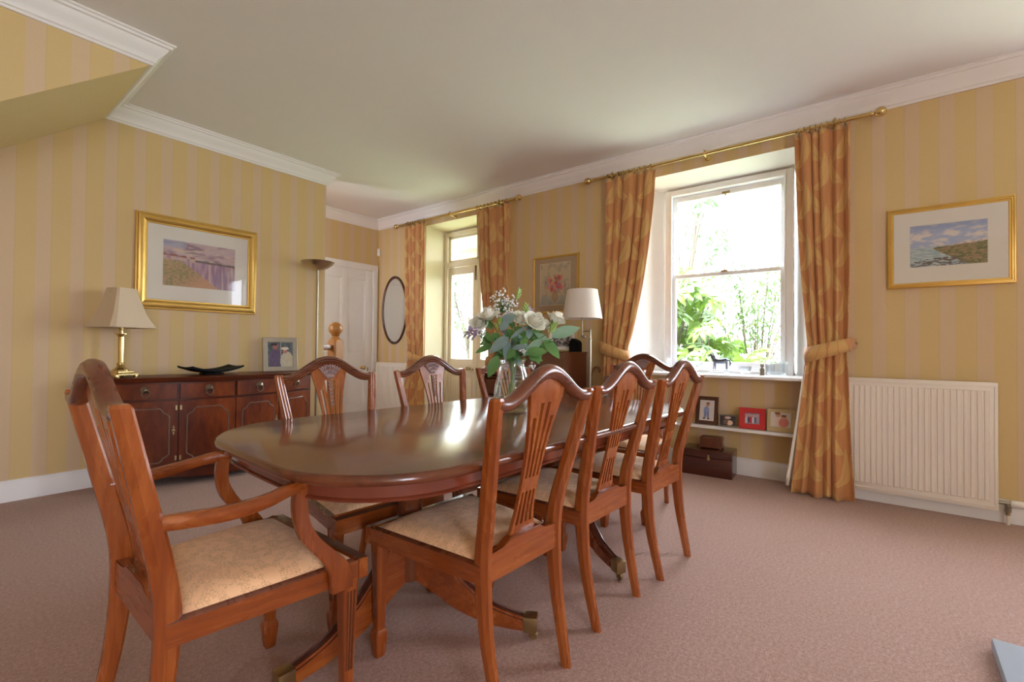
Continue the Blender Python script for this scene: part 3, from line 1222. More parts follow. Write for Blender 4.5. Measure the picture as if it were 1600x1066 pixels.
def seashore(u, v):
    """pale blue sky, sea on the left, a rocky headland with cottages on the right"""
    n = fbm(u, v*2, 5, 4, 11)
    c = mixc(S(165, 175, 205), S(215, 205, 200), ss(-.12, .22, n))
    c = mixc(c, S(130, 145, 190), ss(.75, 1.0, v)*.6)
    hz = .46
    land = .44 + .10*max(0, u-.3) + .03*fbm(u, 0, 12, 3, 4)
    if v < hz:
        c = mixc(S(150, 170, 185), S(190, 200, 200), ss(-.2, .3, fbm(u, v*4, 10, 3, 6)))
    if v < land and (u > .32) and v > .40 - .9*(u-.32):
        g = fbm(u*2, v*4, 9, 4, 8)
        c = mixc(S(150, 130, 100), S(105, 110, 70), ss(-.2, .2, g))
        c = mixc(c, S(160, 140, 120), ss(.1, .3, fbm(u, v*3, 18, 2, 2)))
    if v < .12+.25*u and u < .75 and fbm(u, v*3, 14, 3, 5) > -.02 and v < .20:
        c = S(110, 100, 95)
    if u > .62 and land-.01 < v < land+.035 and int(u*40) % 4 in (0, 1):
        c = S(190, 170, 160)
    return c


def bouquet_art(u, v):
    n = fbm(u, v, 6, 3, 2)
    c = mixc(S(196, 178, 150), S(170, 158, 140), ss(-.1, .3, n))
    if v < .22:
        c = mixc(c, S(160, 165, 165), .6)
    d = math.hypot((u-.5)/.09, (v-.2)/.13)
    if d < 1:
        c = mixc(S(190, 160, 125), S(165, 140, 115), d)
    R_ = random.Random(5)
    for k in range(60):
        a, r = R_.uniform(.15, PI-.15), R_.random()**.7*.34
        x, y = .5+math.cos(a)*r*1.05, .34+math.sin(a)*r*1.15
        s = R_.uniform(.02, .05)
        col = R_.choice([S(190, 70, 80), S(205, 95, 110), S(210, 140, 130), S(150, 130, 160), S(120, 125, 100), S(200, 60, 60), S(225, 160, 120)])
        if ((u-x)/s)**2 + ((v-y)/(s*1.2))**2 < 1:
            c = mixc(c, col, .8)
    return c


def blob(u, v, cx, cy_, rx, ry):
    return ((u-cx)/rx)**2 + ((v-cy_)/ry)**2 < 1


def couple_art(u, v):
    c = mixc(S(110, 120, 125), S(75, 90, 95), ss(-.2, .2, fbm(u, v, 9, 3, 4)))
    if blob(u, v, .30, .30, .24, .42):
        c = mixc(S(95, 80, 110), S(115, 100, 130), fbm(u, v, 8, 2)+.5)
    if blob(u, v, .75, .22, .26, .38):
        c = mixc(S(215, 205, 180), S(190, 185, 165), fbm(u, v, 9, 2, 3)+.5)
    if blob(u, v, .31, .79, .10, .11):
        c = S(170, 115, 105)
    if blob(u, v, .26, .88, .13, .06):
        c = S(60, 50, 55)
    if blob(u, v, .68, .62, .09, .10):
        c = S(185, 130, 120)
    if blob(u, v, .68, .72, .15, .06):
        c = S(225, 215, 200)
    if .50 < u < .53:
        c = S(205, 200, 190)
    return c


def toddler_art(u, v):
    c = S(205, 198, 195)
    if blob(u, v, .47, .48, .22, .22):
        c = S(140, 155, 195)
    if blob(u, v, .38, .24, .08, .2) or blob(u, v, .60, .24, .08, .2):
        c = S(115, 130, 170)
    if blob(u, v, .55, .80, .13, .11):
        c = S(190, 140, 120)
    if blob(u, v, .57, .87, .13, .06):
        c = S(140, 85, 60)
    if blob(u, v, .3, .06, .08, .05) or blob(u, v, .64, .06, .08, .05):
        c = S(80, 60, 55)
    return c


def dark_couple_art(u, v):
    c = mixc(S(45, 40, 45), S(85, 70, 65), fbm(u, v, 6, 3, 8)+.5)
    if blob(u, v, .62, .28, .2, .26):
        c = S(225, 190, 160)
    if blob(u, v, .35, .35, .16, .25):
        c = S(110, 90, 80)
    if blob(u, v, .5, .8, .2, .14):
        c = S(200, 175, 160)
    return c


def group_art(u, v):
    c = mixc(S(120, 110, 130), S(170, 160, 175), fbm(u, v, 7, 3, 2)+.5)
    for k in range(6):
        x = .12+.15*k
        if blob(u, v, x, .34, .09, .3):
            c = [S(200, 195, 205), S(90, 80, 110), S(190, 50, 60), S(215, 210, 215), S(100, 105, 140), S(170, 150, 160)][k]
        if blob(u, v, x, .72, .06, .12):
            c = S(205, 160, 150)
    return c


def siblings_art(u, v):
    c = S(212, 205, 196)
    if blob(u, v, .36, .34, .22, .34):
        c = S(225, 205, 195)
    if blob(u, v, .66, .28, .24, .30):
        c = S(205, 130, 120)
    if blob(u, v, .38, .76, .13, .15):
        c = S(205, 155, 135)
    if blob(u, v, .36, .86, .14, .08):
        c = S(140, 90, 65)
    if blob(u, v, .66, .60, .12, .15):
        c = S(205, 150, 130)
    if blob(u, v, .66, .71, .13, .07):
        c = S(110, 70, 55)
    return c


def grey_art(u, v):
    return mixc(S(70, 66, 62), S(170, 165, 158), ss(-.25, .25, fbm(u, v, 7, 4, 6) + .3*(v-.5)))


def picture(name, label, cat, mat4, w, h, prof, fmat, iw, ih, fn, mount, mount_mat, ioff=(0, 0), stand=0.0, group=None, glass=True, nx=96):
    """prof: (inward offset, height off the back). local x right, y up, z towards the viewer"""
    t = thing(name, label, cat, mat=mat4, group=group)
    bm = BM()
    rg = []
    for o, z in prof:
        x, y = w/2-o, h/2-o
        rg.append([V((-x, -y, z)), V((x, -y, z)), V((x, y, z)), V((-x, y, z))])
    loft(bm, rg, loop=True)
    put('frame', bm, fmat, t, 25)
    o = max(p[0] for p in prof)
    zb = .012 if stand == 0 else .006
    bm = BM()
    box(bm, -w/2+o*.6, w/2-o*.6, -h/2+o*.6, h/2-o*.6, .002, zb)
    put('mount', bm, mount_mat, t)
    if mount:
        bm = BM()
        loft(bm, [[V((sx*(iw/2+e)+ioff[0], sy*(ih/2+e)+ioff[1], z)) for sx, sy in ((-1, -1), (1, -1), (1, 1), (-1, 1))] for e, z in ((.004, zb+.0002), (.004, zb+.002), (.0, zb+.0006), (0, zb+.0002))], loop=True)
        put('mount_bevel', bm, 'mat', t, 25)
    painted('print', iw, ih, fn, t, zb+.0006, nx, int(nx*.7), Matrix.Translation((ioff[0], ioff[1], 0)))
    if glass:
        bm = BM()
        e = o*.9
        zg = min(p[1] for p in prof if p[0] == o) if stand == 0 else zb+.003
        zg = max(zg, zb+.0035)
        quad(bm, [(-w/2+e, -h/2+e, zg), (w/2-e, -h/2+e, zg), (w/2-e, h/2-e, zg), (-w/2+e, h/2-e, zg)])
        put('glass', bm, 'picture_glass', t)
    if stand:
        bm = BM()
        a = stand
        box(bm, -w*.14, w*.14, -h/2+.002, h*.22, -.003, 0, M_=Matrix.Translation((0, h*.22, 0)) @ Matrix.Rotation(a*1.7, 4, 'X') @ Matrix.Translation((0, -h*.22, 0)))
        put('easel_back', bm, 'bristle', t)
    return t


def wall_mat(axis, p):
    m = Matrix.Identity(4)
    X, Y, Z = {'y': (V((1, 0, 0)), V((0, 0, 1)), V((0, -1, 0))), 'x': (V((0, -1, 0)), V((0, 0, 1)), V((-1, 0, 0)))}[axis]
    for i in range(3):
        m[i][0], m[i][1], m[i][2], m[i][3] = X[i], Y[i], Z[i], p[i]
    return m


GP = [(0, 0), (0, .012), (.004, .018), (.012, .02), (.018, .028), (.030, .034), (.044, .034), (.056, .026), (.064, .017), (.072, .017), (.075, .013), (.075, .004), (.06, 0)]
GP = [(o*1.1, z) for o, z in GP]
picture('picture', 'large gilt-framed estuary landscape hanging above the sideboard', 'picture', wall_mat('y', (1.548, LY-.002, 1.776)), .935, .79, GP, 'gold',
        .55, .386, estuary, True, 'mat', (-.003, .004), nx=150)
RP = [(0, 0), (0, .014), (.003, .020), (.010, .022), (.013, .018), (.020, .020), (.024, .015), (.032, .015), (.036, .011), (.038, .006), (.03, 0)]
picture('picture', 'gilt-framed seashore watercolour on the wall above the large radiator', 'picture', wall_mat('x', (WX-.002, -.433, 1.811)), .636, .562, RP, 'gold',
        .383, .287, seashore, True, 'mat', (-.003, .005), nx=140)
FP = [(0, 0), (0, .012), (.003, .018), (.012, .020), (.020, .016), (.026, .012), (.029, .006), (.022, 0)]
picture('picture', 'upright framed flower painting on the wall behind the standing lamp', 'picture', wall_mat('x', (WX-.002, 2.70, 1.78)), .585, .635, FP, 'gold',
        .38, .455, bouquet_art, True, 'mat_tan', (0, .005), nx=120)

# standing photographs
def standing(p, face_deg, tilt):
    """base centre p; face_deg: direction the photo faces in plan"""
    a = math.radians(face_deg)
    Z = V((math.cos(a), math.sin(a), 0))
    X = V((-Z.y, Z.x, 0))
    m = Matrix.Identity(4)
    for i in range(3):
        m[i][0], m[i][1], m[i][2], m[i][3] = X[i], (0, 0, 1)[i], Z[i], p[i]
    return m @ Matrix.Rotation(-tilt, 4, 'X')


def photo(label, p, face, w, h, fr, fmat, fn, iw, ih, ioff=(0, 0), tilt=.2, mount_mat='mat', group=None):
    prof = [(0, -.0), (0, .010), (.003, .013), (fr*.6, .011), (fr-.003, .009), (fr, .006), (fr, .002), (fr*.5, 0)]
    m = standing(V(p) + V((0, 0, .001)), face, tilt) @ Matrix.Translation((0, h/2, 0))
    return picture('photo_frame', label, 'photo frame', m, w, h, prof, fmat, iw, ih, fn, False, mount_mat, ioff, tilt, group, False, 48)


GPH = 'framed photographs on the low shelf'
photo('pewter-framed wedding photograph standing on the sideboard', (2.175, 4.49, .838), -100, .312, .325, .045, 'silver', couple_art, .232, .245, (0, .004), .12)
photo('dark wooden frame with a toddler in blue, leftmost on the low shelf', (4.35, 1.145, .414), 180, .19, .25, .034, 'dark_wood', toddler_art, .112, .168, (0, .002), .2, 'mat', GPH)
photo('smallest silver photo frame on the low shelf, beside the red one', (4.345, .965, .414), 192, .145, .105, .012, 'chrome', dark_couple_art, .122, .083, (0, 0), .25, 'mat', GPH)
photo('bright red photo frame on the low shelf', (4.345, .775, .414), 186, .20, .178, .045, 'red', group_art, .112, .092, (0, .003), .2, 'mat', GPH)
photo('pale wooden frame with two children, rightmost on the low shelf', (4.35, .562, .414), 180, .205, .185, .026, 'beige', siblings_art, .152, .128, (-.006, .012), .2, 'beige', GPH)

# ------------------------------------------------------------------ sideboard
SX0, SX1 = .865, 2.43
sbd = thing('sideboard', 'bow-fronted mahogany sideboard with four drawers and four cupboard doors', 'sideboard')


def sfy(x, off=0.0):
    u = max(0, min(1, (x-SX0)/(SX1-SX0)))
    return 4.395 - .235*math.sin(PI*u)**.9 - off


def curved(bm, x0, x1, z0, z1, o0, o1, n=14, zlow=None):
    """slab that follows the bow front between offsets o0 (back) and o1 (front)"""
    secs = []
    for i in range(n+1):
        x = lerp(x0, x1, i/n)
        zb = z0 if zlow is None else zlow(x)
        secs.append([V((x, sfy(x, o0), zb)), V((x, sfy(x, o1), zb)), V((x, sfy(x, o1), z1)), V((x, sfy(x, o0), z1))])
    loft(bm, secs)


bm = BM()
secs = []
for i in range(33):
    x = lerp(SX0+.006, SX1-.006, i/32)
    secs.append([V((x, 4.655, .09)), V((x, sfy(x), .09)), V((x, sfy(x), .80)), V((x, 4.655, .80))])
loft(bm, secs)
put('carcass', bm, 'side', sbd)
bm = BM()
rows = []
N = 40
for z, o in ((.800, .012), (.806, .020), (.812, .022), (.818, .018), (.822, .024), (.830, .026), (.836, .022), (.837, .018)):
    ring_ = []
    for i in range(N+1):
        x = lerp(SX0-o*.8, SX1+o*.8, i/N)
        ring_.append(V((x, sfy(x, o), z)))
    ring_ += [V((SX1+o*.8, 4.66, z)), V((SX0-o*.8, 4.66, z))]
    rows.append(ring_)
loft(bm, rows)
put('top', bm, 'side', sbd, 30)
bm = BM()
curved(bm, SX0, SX1, .07, .125, .0, .012, 40, lambda x: .045+.055*abs(math.cos(PI*(x-SX0)/(SX1-SX0)))**2.5)
curved(bm, SX0, SX1, .112, .128, .0, .017, 40)
put('plinth', bm, 'side', sbd, 30)
bm = BM()
for (xa, xb) in ((SX0-.012, SX0+.10), (SX1-.10, SX1+.012)):
    out = xa if xa < 1.5 else xb
    inn = xb if xa < 1.5 else xa
    poly = [(out, 0), (lerp(out, inn, .62), 0), (lerp(out, inn, .68), .035), (lerp(out, inn, .85), .055), (inn, .075), (inn, .11), (out, .11)]
    prism(bm, poly, sfy(out, -.02), sfy(out, .014), lambda a, b, d: V((a, d, b)))
    poly2 = [(4.40, 0), (4.46, 0), (4.475, .05), (4.585, .05), (4.60, 0), (4.655, 0), (4.655, .11), (4.40, .11)]
    prism(bm, poly2, out, lerp(out, inn, .2), lambda a, b, d: V((d, a, b)))
put('bracket_foot', bm, 'side', sbd, 30)
EDG = [SX0+.012, 1.262, 1.645, 2.03, SX1-.012]
for k in range(4):
    x0, x1 = EDG[k]+.008, EDG[k+1]-.008
    bm = BM()
    curved(bm, x0, x1, .672, .790, .0, .012)
    dr = put('drawer', bm, 'flame', sbd, 30)
    bm = BM()
    for (a, b, c, d) in ((x0, x1, .672, .675), (x0, x1, .787, .790), (x0, x0+.003, .672, .79), (x1-.003, x1, .672, .79)):
        curved(bm, a, b, c, d, .008, .0145, 14 if b-a > .1 else 1)
    put('cock_bead', bm, 'side', dr, 30)
    bm = BM()
    xm = (x0+x1)/2
    ym = sfy(xm, .013)
    T = Matrix.Translation((xm, ym, .745)) @ Matrix.Rotation(PI/2, 4, 'X')
    lathe(bm, [(.029, 0), (.029, .004), (.024, .007), (.020, .012), (.012, .016), (.008, .022), (.001, .024)], 18, T)
    ring(bm, (xm, ym-.015, .718), .025, .0042, 'y', 22, 6)
    put('ring_handle', bm, 'bronze', dr, 40)
    # cupboard door
    bm = BM()
    curved(bm, x0-.004, x1+.004, .132, .655, .0, .012)
    do = put('door', bm, 'flame', sbd, 30)
    bm = BM()
    a, b, c, d = x0+.045, x1-.045, .19, .60
    r = .045
    path = []

    def notch(cx, cz, sx, sz):
        pts = []
        for i in range(7):
            t_ = PI/2*i/6
            pts.append((cx + sx*(r - r*.9*math.sin(t_)*1.0) - sx*0, cz + sz*(r - r*.9*math.cos(t_))))
        return pts
    # corner cut-outs (concave)
    def corner(cx, cz, sx, sz, rev):
        pts = [(cx+sx*r*1.35, cz), (cx+sx*r*1.15, cz+sz*r*.15)]
        pts += [(cx+sx*r*1.0*math.cos(q)*.98+sx*.002, cz+sz*r*1.0*math.sin(q)*.98+sz*.002) for q in (.3, .6, .9, 1.25)]
        pts += [(cx+sx*r*.15, cz+sz*r*1.15), (cx, cz+sz*r*1.35)]
        return pts[::-1] if rev else pts
    path = corner(a, c, 1, 1, False) + corner(a, d, 1, -1, True) + corner(b, d, -1, -1, False) + corner(b, c, -1, 1, True)
    path.append(path[0])
    fine = []
    for p, q in zip(path, path[1:]):
        n = max(1, int(math.hypot(q[0]-p[0], q[1]-p[1])/.03))
        for i in range(n):
            fine.append((lerp(p[0], q[0], i/n), lerp(p[1], q[1], i/n)))
    secs = []
    for i, (x, z) in enumerate(fine):
        pz, nz_ = fine[i-1], fine[(i+1) % len(fine)]
        tx, tz = nz_[0]-pz[0], nz_[1]-pz[1]
        L = math.hypot(tx, tz)
        nx_, nzz = -tz/L, tx/L
        secs.append([V((x+nx_*e, sfy(x+nx_*e, .0115+hh), z+nzz*e)) for e, hh in ((-.005, 0), (-.003, .005), (0, .003), (.003, .005), (.005, 0))])
    loft(bm, secs, loop=True)
    put('panel_moulding', bm, 'moulding', do, 40)
    bm = BM()
    hx = x0+.006 if k in (1, 3) else x1-.006
    for z in (.20, .585):
        curved(bm, hx-.005, hx+.005, z, z+.035, .010, .0165, 2)
    put('hinge', bm, 'old_brass', do)
    if k in (0, 2):
        bm = BM()
        kx = x1-.020
        ky = sfy(kx, .0125)
        for (dz_, rr) in ((0, .012), (.022, .007), (-.022, .007), (.034, .004), (-.034, .004)):
            lathe(bm, [(rr, 0), (rr, .002), (rr*.7, .003)], 12, Matrix.Translation((kx, ky, .43+dz_)) @ Matrix.Rotation(PI/2, 4, 'X'))
        put('escutcheon', bm, 'old_brass', do)

# black square curled dish
bm = BM()
dish = thing('dish', 'black curved square dish on the sideboard', 'dish', (1.555, 4.41, .838), math.radians(8))
n = 18
for sd in (0, 1):
    pass
gv = {}
for sd in (0, 1):
    for j in range(n+1):
        for i in range(n+1):
            u, v = i/n*2-1, j/n*2-1
            zz = .028 + .040*abs(u)**2.2*(1-.10*v*v) + .014*abs(v)**2
            gv[i, j, sd] = bm.verts.new((u*.205, v*.13*(1-.08*u*u), zz - (.016 if sd else 0)))
for j in range(n):
    for i in range(n):
        for sd in (0, 1):
            q = [gv[i, j, sd], gv[i+1, j, sd], gv[i+1, j+1, sd], gv[i, j+1, sd]]
            bm.faces.new(q if sd == 0 else q[::-1])
for i in range(n):
    for a, b in (((i, 0), (i+1, 0)), ((i+1, n), (i, n)), ((0, i+1), (0, i)), ((n, i), (n, i+1))):
        bm.faces.new((gv[a[0], a[1], 0], gv[a[0], a[1], 1], gv[b[0], b[1], 1], gv[b[0], b[1], 0]))
put('bowl', bm, 'black', dish, 50)
bm = BM()
box(bm, -.075, .075, -.05, .05, 0, .014, .003)
put('foot', bm, 'black', dish)

# ------------------------------------------------------------------ brass table lamp
lp = thing('table_lamp', 'brass column table lamp with a square cream shade on the sideboard', 'lamp', (.965, 4.475, .838), math.radians(20))


def sq(w, z, cut_=.3):
    k = w*(1-cut_)
    return [V(p) for p in ((-k, -w, z), (k, -w, z), (w, -k, z), (w, k, z), (k, w, z), (-k, w, z), (-w, k, z), (-w, -k, z))]


bm = BM()
for sx in (-1, 1):
    for sy_ in (-1, 1):
        box(bm, sx*.066-.016, sx*.066+.016, sy_*.066-.016, sy_*.066+.016, 0, .022, .004)
loft(bm, [sq(w, z, .18) for w, z in ((.078, .014), (.085, .018), (.085, .028), (.075, .034), (.066, .036), (.064, .046), (.055, .050))])
lathe(bm, [(.052, .048), (.050, .056), (.040, .064), (.030, .072), (.024, .085), (.020, .092), (.026, .098), (.026, .104), (.017, .110)], 24)
put('base', bm, 'brass', lp, 35)
bm = BM()
lathe(bm, [(.017, .108), (.0165, .12), (.0185, .30), (.018, .305), (.026, .310), (.024, .318), (.036, .326), (.036, .330), (.012, .333), (.010, .36), (.014, .364), (.014, .40), (.006, .405)], 12)
put('column', bm, 'brass', lp, 25)
bm = BM()
secs_o, prof = [], [(.160, .372), (.163, .376), (.135, .43), (.112, .49), (.096, .55), (.080, .61), (.069, .668), (.067, .672)]
outer = [sq(w, z, .16) for w, z in prof]
inner = [sq(w-.004, z, .16) for w, z in reversed(prof)]
loft(bm, outer+inner, loop=True)
put('lamp_shade', bm, 'shade', lp, 25)
bm = BM()
tube(bm, [(0, 0, .40), (0, 0, .64)], .003)
tube(bm, [(-.08, 0, .64), (.08, 0, .64)], .002)
put('harp', bm, 'old_brass', lp)

# ------------------------------------------------------------------ uplighter beside the wall corner
ul = thing('floor_lamp', 'slim steel uplighter floor lamp at the corner by the sideboard', 'lamp', (2.545, 4.50, 0))
bm = BM()
lathe(bm, [(.13, 0), (.13, .012), (.11, .02), (.02, .03), (.011, .04)], 28)
put('base', bm, 'chrome', ul, 40)
bm = BM()
lathe(bm, [(.0105, .035), (.0105, 1.872)], 12)
put('pole', bm, 'chrome', ul, 40)
bm = BM()
o_ = [(.012, 1.870), (.05, 1.874), (.10, 1.894), (.14, 1.925), (.158, 1.952), (.162, 1.954), (.156, 1.954), (.136, 1.930), (.098, 1.90), (.05, 1.882), (.002, 1.88)]
lathe(bm, o_, 32)
put('lamp_bowl', bm, 'bowl_metal', ul, 50)

# ------------------------------------------------------------------ newel post and handrail
nw = thing('newel_post', 'orange pine newel post with a ball finial by the white door', 'newel post', (3.04, 4.96, 0), math.radians(12))
bm = BM()
loft(bm, [sq(w, z, c) for w, z, c in ((.067, 0, .1), (.067, .30, .1), (.067, 1.12, .22), (.066, 1.150, .35), (.056, 1.168, .4))])
put('post', bm, 'oak', nw, 25)
bm = BM()
lathe(bm, [(.045, 1.160), (.050, 1.172), (.050, 1.182), (.040, 1.190), (.036, 1.202), (.044, 1.212), (.055, 1.222)], 24)
lathe(bm, [(.004 if i in (0, 12) else .078*math.sin(PI*i/12), 1.290-.078*math.cos(PI*i/12)) for i in range(13)], 24)
put('finial', bm, 'oak', nw, 50)
bm = BM()
box(bm, -1.1, -.05, -.03, .03, 1.04, 1.10, .015)
put('handrail', bm, 'stick', nw)

# ------------------------------------------------------------------ wall mirror
mr = thing('wall_mirror', 'oval wall mirror in a thin dark wooden frame', 'mirror', mat=wall_mat('x', (WX-.002, 5.451, 1.615)))
bm = BM()
secs = []
for i in range(64):
    a = 2*PI*i/64
    secs.append([V(((.285-o)*math.cos(a), (.497-o)*math.sin(a), z)) for o, z in ((0, 0), (0, .012), (.006, .02), (.016, .022), (.026, .018), (.034, .010), (.034, 0))])
loft(bm, secs, loop=True)
put('frame', bm, 'dark_wood', mr, 40)
bm = BM()
for (o, z0, o2, z1) in ((.030, .004, .045, .009),):
    A = [bm.verts.new(((.285-o)*math.cos(2*PI*i/64), (.497-o)*math.sin(2*PI*i/64), z0)) for i in range(64)]
    B = [bm.verts.new(((.285-o2)*math.cos(2*PI*i/64), (.497-o2)*math.sin(2*PI*i/64), z1)) for i in range(64)]
    for i in range(64):
        bm.faces.new((A[i], A[(i+1) % 64], B[(i+1) % 64], B[i]))
    bm.faces.new(B)
put('mirror_glass', bm, 'mirror', mr, 3)

# motion sensor
pr = thing('motion_sensor', 'small white motion sensor high in the recess corner', 'sensor', (4.255, 5.83, 2.44), math.radians(-135))
bm = BM()
box(bm, -.028, .028, -.012, .03, 0, .115, .012)
put('housing', bm, 'plastic', pr)
bm = BM()
box(bm, -.02, .02, .026, .036, .012, .06, .006)
put('lens', bm, 'white', pr)


# ------------------------------------------------------------------ radiators
def radiator(label, y0, y1, z0, z1, xf, ribs, valve):
    t = thing('radiator', label, 'radiator', (0, 0, 0))
    bm = BM()
    box(bm, xf, xf+.018, y0, y1, z0, z1, .006)
    box(bm, xf+.04, xf+.055, y0+.01, y1-.01, z0+.01, z1-.01, .004)
    box(bm, xf+.010, xf+.048, y0+.004, y1-.004, z1-.02, z1-.002, .003)
    for y in (y0+.004, y1-.008):
        box(bm, xf+.012, xf+.048, y, y+.004, z0+.03, z1-.02)
    put('panel', bm, 'radiator', t, 40)
    pitch = (y1-y0-.07)/ribs
    bm = BM()
    for k in range(ribs):
        y = y0+.035+pitch*(k+.5)
        hw = pitch*.30
        loft(bm, [[V((xf+.001, y-hw-.004, z0+.052)), V((xf-.006, y-hw, z0+.058)), V((xf-.006, y+hw, z0+.058)), V((xf+.001, y+hw+.004, z0+.052))],
                  [V((xf+.001, y-hw-.004, z1-.052)), V((xf-.006, y-hw, z1-.058)), V((xf-.006, y+hw, z1-.058)), V((xf+.001, y+hw+.004, z1-.052))]])
    for (a, b, c, d) in ((y0+.01, y1-.01, z1-.030, z1-.018), (y0+.01, y1-.01, z0+.018, z0+.030), (y0+.010, y0+.018, z0+.02, z1-.02), (y1-.018, y1-.010, z0+.02, z1-.02)):
        box(bm, xf-.004, xf+.002, a, b, c, d, .002)
    put('ribs', bm, 'radiator', t, 30)
    bm = BM()
    for y in (y0+.12, y1-.12):
        box(bm, xf+.05, WX-.001, y, y+.03, z1-.14, z1-.10)
    put('wall_bracket', bm, 'radiator', t)
    if valve:
        bm = BM()
        yv, zv, xv = y0-.045, z0+.05, xf+.03
        tube(bm, [(xv, y0+.012, zv), (xv, y0-.06, zv)], .011, 10)
        tube(bm, [(xv, yv, zv), (xv, yv, zv-.075)], .012, 10)
        lathe(bm, [(.017, zv-.055), (.017, zv-.035)], 6, Matrix.Translation((xv, yv, 0)))
        lathe(bm, [(.016, zv-.03), (.016, zv-.016)], 6, Matrix.Translation((xv, yv, 0)))
        put('valve_body', bm, 'chrome', t, 40)
        bm = BM()
        tube(bm, [(xv, yv, zv-.07), (xv, yv, 0.0)], .0085, 10)
        put('pipe', bm, 'radiator', t)
        bm = BM()
        lathe(bm, [(.018, .055), (.022, .06), (.023, .12), (.020, .135), (.001, .136)], 16, Matrix.Translation((xv, y0, zv)) @ Matrix.Rotation(PI/2, 4, 'X'))
        put('thermostat_head', bm, 'plastic', t, 40)


radiator('large white panel radiator right of the window curtain', -.655, .118, .085, .893, 4.195, 22, True)
radiator('small white radiator below the oval mirror', 5.06, 5.775, .15, .855, 4.195, 20, False)

# wall socket on the niche baseboard
bm = BM()
box(bm, 4.396, 4.4095, .580, .650, .045, .115, .003)
box(bm, 4.392, 4.397, .604, .626, .07, .09, .002)
so = put('wall_socket', bm, 'plastic')
tag(so, 'small white socket plate on the baseboard under the shelf', 'socket')

# ------------------------------------------------------------------ curtains
def rod(label, y0, y1, zr, ring_spans, brs):
    t = thing('curtain_rod', label, 'curtain rod', (4.175, 0, zr), group='brass curtain rods')
    bm = BM()
    tube(bm, [(0, y0, 0), (0, y1, 0)], .0155, 14)
    put('pole', bm, 'brass', t, 50)
    for y, s in ((y0, -1), (y1, 1)):
        bm = BM()
        lathe(bm, [(.0135, -.005), (.019, 0), (.019, .008), (.012, .014), (.012, .020), (.024, .028), (.033, .045), (.035, .060), (.030, .078), (.016, .090), (.001, .093)], 18,
              Matrix.Translation((0, y, 0)) @ Matrix.Rotation(-s*PI/2, 4, 'X'))
        put('finial', bm, 'brass', t, 50)
    for y in brs:
        bm = BM()
        tube(bm, [(.10, y, -.01), (.03, y, -.012), (.0, y, -.002)], .008, 8)
        ring(bm, (0, y, 0), .019, .005, 'y', 16, 6)
        ball(bm, (0, y, .026), .010)
        lathe(bm, [(.024, 0), (.022, .008), (.010, .012)], 14, Matrix.Translation((.1045, y, -.01)) @ Matrix.Rotation(-PI/2, 4, 'Y'))
        put('bracket', bm, 'brass', t, 50)
    for a, b, n_ in ring_spans:
        for i in range(n_):
            y = lerp(a, b, (i+.5)/n_)
            bm = BM()
            ring(bm, (0, y, -.008), .0265, .0042, 'y', 16, 6)
            ring(bm, (0, y, -.040), .007, .002, 'x', 8, 5)
            put('curtain_ring', bm, 'old_brass', t, 50)


rod('brass curtain rod above the sash window', -.02, 2.20, 2.79, [(.11, .44, 9), (1.57, 2.06, 9)], (.19, 1.12, 1.99))
rod('brass curtain rod above the glazed front doors', 3.19, 5.25, 2.79, [(3.28, 3.79, 9), (4.70, 5.11, 9)], (3.42, 4.24, 5.06))


